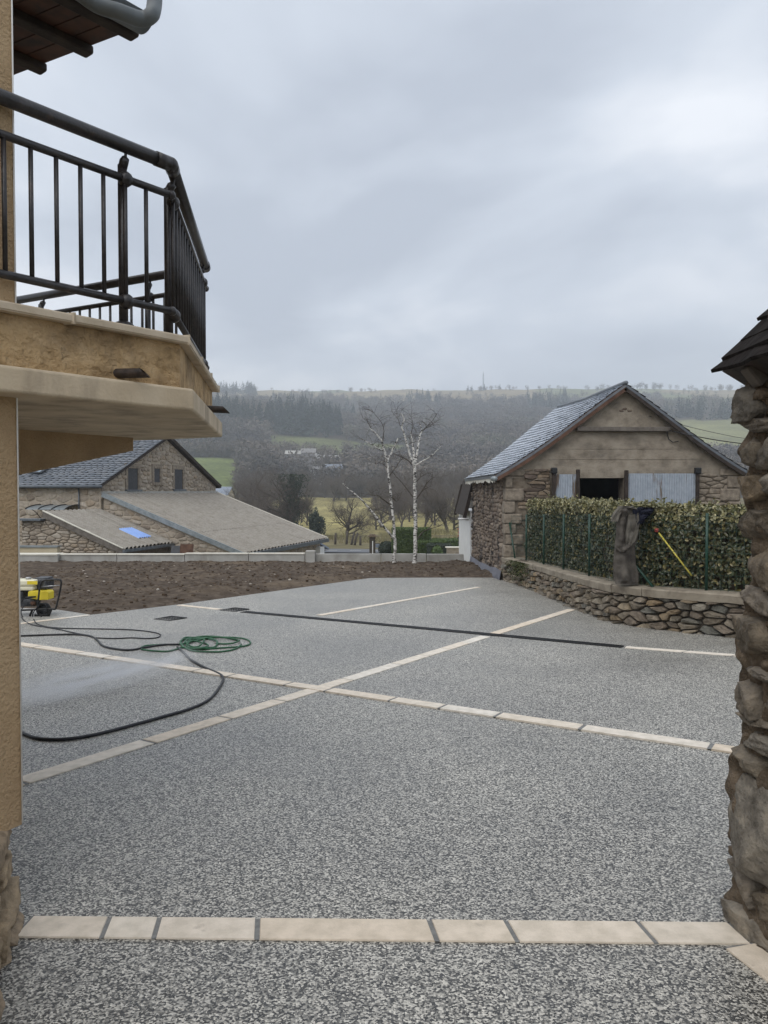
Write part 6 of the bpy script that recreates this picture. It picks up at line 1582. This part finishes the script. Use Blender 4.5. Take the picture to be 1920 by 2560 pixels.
# ================================================================ FAR WOODS (read as one mass)
def crown_tpl(seed, n, conifer=False):
    r = random.Random(seed); V_ = []; F_ = []
    def tri(c, s, up=0):
        a = Vector((r.gauss(0, 1), r.gauss(0, 1), r.gauss(0, .8))).normalized(); b_ = a.orthogonal().normalized(); b_ = Matrix.Rotation(r.uniform(0, 6.28), 3, a) @ b_
        i = len(V_); V_.extend([c - a*s*.3 - b_*s, c + a*s*.55, c - a*s*.3 + b_*s]); F_.append((i, i+1, i+2))
    if conifer:
        for k in range(n):
            t_ = (k + r.random())/n; a = r.uniform(0, 6.28); rad = (1 - t_)*.24*(.5 + .7*r.random()); c = Vector((rad*math.cos(a), rad*math.sin(a), .06 + .94*t_)); tri(c, .10*(1.1 - t_*.8))
    else:
        for k in range(n):
            v = Vector((r.gauss(0, 1), r.gauss(0, 1), r.gauss(0, 1))).normalized()*(r.random()**.45); c = Vector((v.x*.42, v.y*.42, .58 + v.z*.40)); tri(c, .045 + .05*r.random())
        for k in range(7):
            a = r.uniform(0, 6.28); e_ = Vector((.3*math.cos(a), .3*math.sin(a), r.uniform(.6, .95))); i = len(V_); V_.extend([(.012, 0, 0), (-.012, 0, 0), e_]); F_.append((i, i+1, i+2))
    return np.array([tuple(v) for v in V_]), np.array(F_)
def forest(name, spots, tpls, mat, label, seed, pal):
    r = np.random.RandomState(seed); VV = []; FF = []; b = 0; TT = []
    for (x, y, z, h) in spots:
        V0, F0 = tpls[r.randint(len(tpls))]; a = r.uniform(0, 6.28); s = h*np.array([r.uniform(.75, 1.2)]*2 + [1.0]); ca, sa = math.cos(a), math.sin(a)
        q = V0*s; q = np.stack([q[:, 0]*ca - q[:, 1]*sa + x, q[:, 0]*sa + q[:, 1]*ca + y, q[:, 2] + z], 1); VV.append(q); FF.append(F0 + b); b += len(V0)
        sn = noise.noise(Vector((x*.016, y*.011, 31)))*1.6 + noise.noise(Vector((x*.05, y*.03, 3)))*.6; c_ = np.array(pal[int(max(0, min(len(pal)-1, (sn*.5 + .5)*len(pal) + r.uniform(-.5, .5))))])*r.uniform(.88, 1.12)
        TT.append(np.tile(np.append(c_, 1), (len(V0), 1)))
    VV = np.concatenate(VV).astype(np.float32); FF = np.concatenate(FF).astype(np.int32)
    me = bpy.data.meshes.new(name); me.vertices.add(len(VV)); me.vertices.foreach_set('co', VV.ravel()); me.loops.add(FF.size); me.loops.foreach_set('vertex_index', FF.ravel())
    me.polygons.add(len(FF)); me.polygons.foreach_set('loop_start', np.arange(0, FF.size, 3, dtype=np.int32)); me.update(calc_edges=True); ca_ = me.color_attributes.new('tint', 'FLOAT_COLOR', 'POINT'); ca_.data.foreach_set('color', np.concatenate(TT).astype(np.float32).ravel()); me.materials.append(MATS[mat])
    return tag(link(name, me), label, 'wood', kind='stuff')
TB = [crown_tpl(i, 110) for i in range(5)]; TC = [crown_tpl(50 + i, 90, True) for i in range(4)]
rf = random.Random(77); bare, con = [], []
def conif(x, y):
    a = x/y; n = noise.noise(Vector((x*.012, y*.008, 11)))
    if 520 < y < 640 and -.145 < a < -.055: return n > -.35
    if 540 < y < 640 and -.30 < a < -.145: return n > .12
    if 1150 < y and a < -.165: return True
    if 850 < y < 1150 and .185 < a < .245: return n > -.25
    return y > 470 and n > .42
tries = 0
while len(bare) + len(con) < 9500 and tries < 80000:
    tries += 1
    y = 262*(1320/262)**rf.random(); a = rf.uniform(-.62, .66); x = a*y; cv = cover(x, y)
    if cv != 'wood':
        if not (cv in ('tan', 'green2') and y > 1150 and a < -.165): continue
    if y < 398 and -.14 < a < -.05 and (y > 340 or rf.random() < .6): continue
    if y > 660 and noise.noise(Vector((x*.009, y*.007, 21))) > .18 and rf.random() < .7: continue
    if 398 < y < 465 and -.17 < a < .05 and rf.random() < .55: continue
    h = rf.uniform(8, 13) if y > 330 and not (398 < y < 465 and a < .05) else rf.uniform(6, 10); z = terr(x, y) - .3
    (con if conif(x, y) else bare).append((x, y, z, h*1.5 if conif(x, y) else h))
# hedgerow trees on the ridge and field edges
for i in range(520):
    a = rf.uniform(-.6, .66); n = noise.noise(Vector((a*26, 0, 2)))
    dens = .9 if a > .26 else (.35 + n)
    if rf.random() > dens: continue
    y = rf.uniform(1270, 1335); x = a*y; bare.append((x, y, terr(x, y) - .5, rf.uniform(5, 9 if a < .26 else 13)))
for i in range(260):
    a = rf.uniform(-.6, .66); y = 1150 + 50*noise.noise(Vector((a*9, 1, 0))) + rf.gauss(0, 6); x = a*y
    if rf.random() < .6: bare.append((x, y, terr(x, y) - .4, rf.uniform(4, 8)))
for i in range(14):
    a = .128 + rf.gauss(0, .012); y = 1295 + rf.gauss(0, 8); con.append((a*y, y, terr(a*y, y) - .5, rf.uniform(7, 12)))
for i in range(160):                         # hedge line around the green pasture and the right field
    t_ = rf.random(); a, y = (lerp(-.40, -.185, t_), 398 + rf.gauss(0, 3)) if i % 2 else (lerp(.33, .6, t_), 455 + rf.gauss(0, 5)); bare.append((a*y, y, terr(a*y, y) - .3, rf.uniform(4, 9)))
forest('bare_wood', bare, TB, 'far_crown', 'grey-brown leafless woods covering the hillside', 1, [(.08, .072, .064), (.10, .09, .078), (.13, .112, .095), (.16, .135, .108), (.12, .118, .085)])
forest('conifer_wood', con, TC, 'far_conifer', 'dark conifer plantations among the bare hillside woods', 2, [(.014, .024, .02), (.022, .036, .028), (.032, .046, .034), (.042, .05, .036)])

# ================================================================ WATER SPRAY AND VALLEY HAZE
def volume_mat(name, build):
    m = bpy.data.materials.new(name); m.use_nodes = True; t = m.node_tree; t.nodes.clear(); o = t.nodes.new('ShaderNodeOutputMaterial'); build(t, o); return m
def hz(t, o):
    v = t.nodes.new('ShaderNodeVolumePrincipled'); v.inputs['Color'].default_value = (.84, .90, .98, 1); v.inputs['Density'].default_value = HAZE; v.inputs['Anisotropy'].default_value = .15
    t.links.new(v.outputs[0], o.inputs['Volume'])
HAZE = .00060
zmax = 232.0; zmin = min(v.co.z for v in bpy.data.objects['terrain'].data.vertices) - 1.0
mb = MB(); mb.box((0, 850, (zmax + zmin)/2), (7600, 3700, zmax - zmin))
hzo = mb.build('haze', volume_mat('haze', hz), kind='stuff', label='thin grey-blue valley haze between the yard and hills', cat='haze')
def sp(t, o):
    v = t.nodes.new('ShaderNodeVolumePrincipled'); v.inputs['Color'].default_value = (.97, .98, 1, 1); v.inputs['Anisotropy'].default_value = .2
    tcn = t.nodes.new('ShaderNodeTexCoord'); ln = t.nodes.new('ShaderNodeVectorMath'); ln.operation = 'LENGTH'; t.links.new(tcn.outputs['Object'], ln.inputs[0])
    mr = t.nodes.new('ShaderNodeMapRange'); mr.inputs[1].default_value = 1.0; mr.inputs[2].default_value = .15; mr.inputs[3].default_value = 0; mr.inputs[4].default_value = 1; t.links.new(ln.outputs['Value'], mr.inputs[0])
    n = t.nodes.new('ShaderNodeTexNoise'); n.inputs['Scale'].default_value = 2.4; n.inputs['Detail'].default_value = 3; t.links.new(tcn.outputs['Object'], n.inputs['Vector'])
    r2 = t.nodes.new('ShaderNodeMapRange'); r2.inputs[1].default_value = .38; r2.inputs[2].default_value = .7; t.links.new(n.outputs['Fac'], r2.inputs[0])
    m_ = t.nodes.new('ShaderNodeMath'); m_.operation = 'MULTIPLY'; t.links.new(mr.outputs[0], m_.inputs[0]); t.links.new(r2.outputs[0], m_.inputs[1])
    m3 = t.nodes.new('ShaderNodeMath'); m3.operation = 'MULTIPLY'; t.links.new(m_.outputs[0], m3.inputs[0]); m3.inputs[1].default_value = 9.0
    t.links.new(m3.outputs[0], v.inputs['Density']); t.links.new(v.outputs[0], o.inputs['Volume'])
a, b_ = G(10, 1785), G(420, 1690); d = b_ - a
mb = MB(); mb.ball((0, 0, 0), 1, 16); me = mb.mesh('water_spray', volume_mat('spray', sp))
o = link('water_spray', me, None, mw=Matrix.Translation((a + b_)/2 + Vector((0, 0, .14))) @ Matrix.Rotation(math.atan2(d.y, d.x), 4, 'Z') @ Matrix.Diagonal((d.length*.8, .36, .13, 1)))
tag(o, 'thin white water spray drifting low over the paving inside the hose curve', 'spray', kind='stuff')
print('TRIS', sum(len(o_.data.loop_triangles) or sum(len(p.vertices)-2 for p in o_.data.polygons) for o_ in bpy.data.objects if o_.type == 'MESH'), 'OBJ', len(bpy.data.objects))
